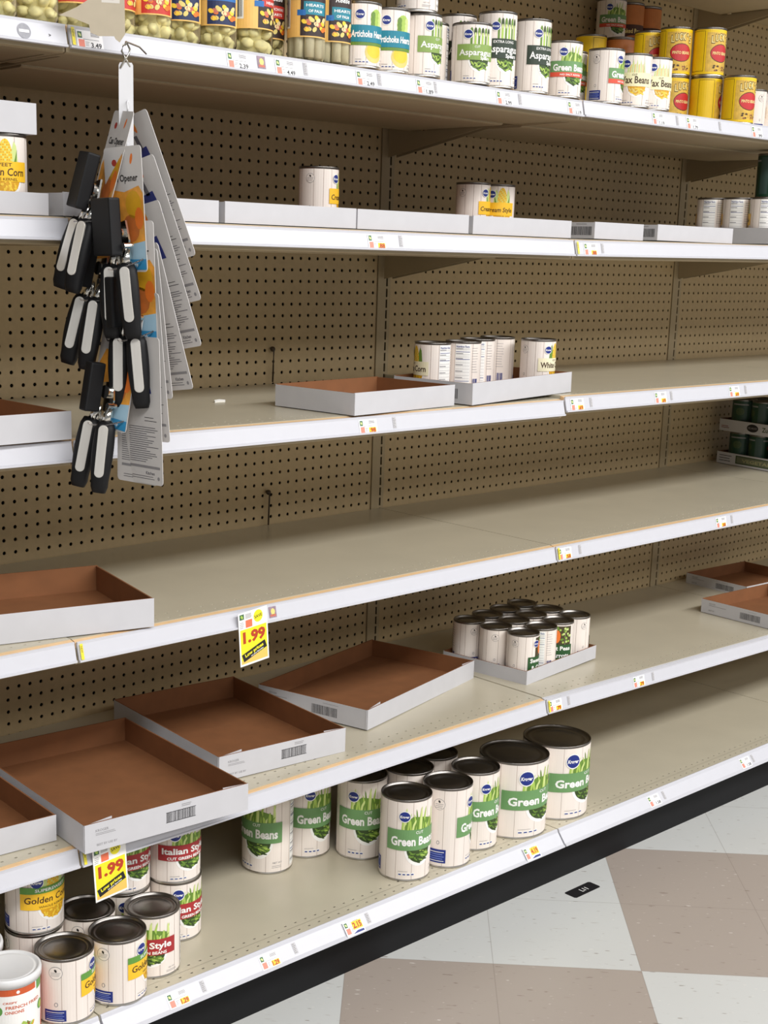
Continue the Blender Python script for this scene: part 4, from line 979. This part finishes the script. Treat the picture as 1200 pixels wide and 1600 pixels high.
def pack(top_z, swing, alpha, kind, label, grp, off=(0, 0), key=True):
    base = empty('can_opener_pack' if kind == 'o' else 'kitchen_tool_pack')
    M = Matrix.Translation((SX, SY, top_z)) @ VF @ Matrix.Translation((off[0], off[1], 0)) @ Matrix.Rotation(-R(swing), 4, 'Y') @ Matrix.Rotation(R(alpha), 4, 'Z')
    base.matrix_world = M
    link('backing_card', card_me if kind == 'o' else card2_me, base)
    if kind == 'o': link('front_print', front_me, base)
    else: link('back_print', back_me, base)
    if kind == 'o':
        # crank key
        bm = bmesh.new(); box(bm, *((-.028, .018, -.042, -.022) if key else (-.012, .004, -.050, -.022)), -.142, -.068 if not key else -.060, 0, bev=.003); link('turning_key', mesh('turning_key', bm, RUB), base)
        bm = bmesh.new(); slab(bm, [(-.012, -.098), (.016, -.092), (.022, -.120), (.018, -.150), (-.010, -.154), (-.016, -.130)], .003); bmesh.ops.translate(bm, vec=(0, -.014, 0), verts=bm.verts)
        bmesh.ops.create_cone(bm, cap_ends=True, segments=20, radius1=.010, radius2=.010, depth=.006, matrix=Matrix.Translation((.006, -.017, -.110)) @ Matrix.Rotation(PI/2, 4, 'X'))
        bmesh.ops.create_cone(bm, cap_ends=True, segments=12, radius1=.004, radius2=.004, depth=.016, matrix=Matrix.Translation((.024, -.018, -.128)) @ Matrix.Rotation(PI/2, 4, 'X'))
        tube(bm, [(-.010, -.012, -.132), (-.016, -.016, -.158)], [.006, .0088], 14); tube(bm, [(.014, -.012, -.132), (.016, -.016, -.158)], [.006, .0088], 14)
        link('metal_head', mesh('metal_head', bm, CHR), base)
        for sx, rz_ in ((-.018, 2.5), (.018, -2.5)):
            hd = link('handle', grip_me, base, loc=(sx, -.018, -.154), rot=(0, R(rz_), R(38))); link('metal_inlay', inlay_me, hd)
        bm = bmesh.new(); tube(bm, [(-.030, -.002, -.150), (-.026, -.026, -.160), (0, -.032, -.162), (.026, -.026, -.158), (.038, -.002, -.148)], .0013, 6); link('cable_tie', mesh('cable_tie', bm, CLEAR), base)
    else:
        bm = bmesh.new(); M2 = Matrix.Translation((0, -.001, -.125)) @ Matrix.Diagonal((.030, .012, .070, 1))
        bmesh.ops.create_uvsphere(bm, u_segments=20, v_segments=14, radius=1, matrix=M2)
        bmesh.ops.bisect_plane(bm, geom=bm.verts[:]+bm.edges[:]+bm.faces[:], plane_co=(0, 0, 0), plane_no=(0, 1, 0), clear_outer=True)
        link('clear_bubble', mesh('clear_bubble', bm, mat('bubble_plastic', (236, 226, 222), .15, alpha=.35), smooth=True), base)
    tag(base, label, 'can opener' if kind == 'o' else 'kitchen tool', grp); return base
gO = 'can opener packs on the clip strip'
pack(1.612, -15, -70, 'o', 'topmost can opener, its handle swinging left above the others', gO, (-.006, -.006))
pack(1.559, 3, -52, 'o', 'can opener second from the top with the large black key, handles upright', gO, (-.006, -.042))
pack(1.502, -12, -56, 'o', 'can opener third down, two handles leaning left', gO, (-.008, .016), False)
pack(1.455, 2, -46, 'o', 'can opener fourth down, two silver-inlaid handles hanging straight', gO, (.008, -.026), False)
pack(1.322, -9, -50, 'o', 'lowest can opener on the strip, handles overlapping the third shelf rail', gO, (-.006, -.016), False)
gT = 'carded tools fanned out on the right of the strip'
for i, (z, s_, al, ox, oy, lb) in enumerate(((1.610, 19.5, 124, .010, .036, 'topmost card back fanned furthest right, blue tool picture at its top'), (1.545, 19, 125, .019, .020, 'second card back from the top with a blue tool picture'),
    (1.480, 17, 125, .026, .006, 'third card back from the top, showing rows of small print'), (1.420, 14, 124, .024, -.006, 'card back fourth from the top, just under the widest fan'), (1.414, 6, 124, .021, -.018, 'narrow card back fifth from the top, nearly vertical'),
    (1.350, 4.5, 128, .020, -.028, 'card back second from the bottom of the strip'), (1.287, 1.5, 128, .020, -.040, 'lowest card back at the right'), (1.285, -.5, 134, .016, -.024, 'lowest card back at the left, behind the handles'))):
    pack(z, s_, al, 't', lb, gT, (ox, oy))
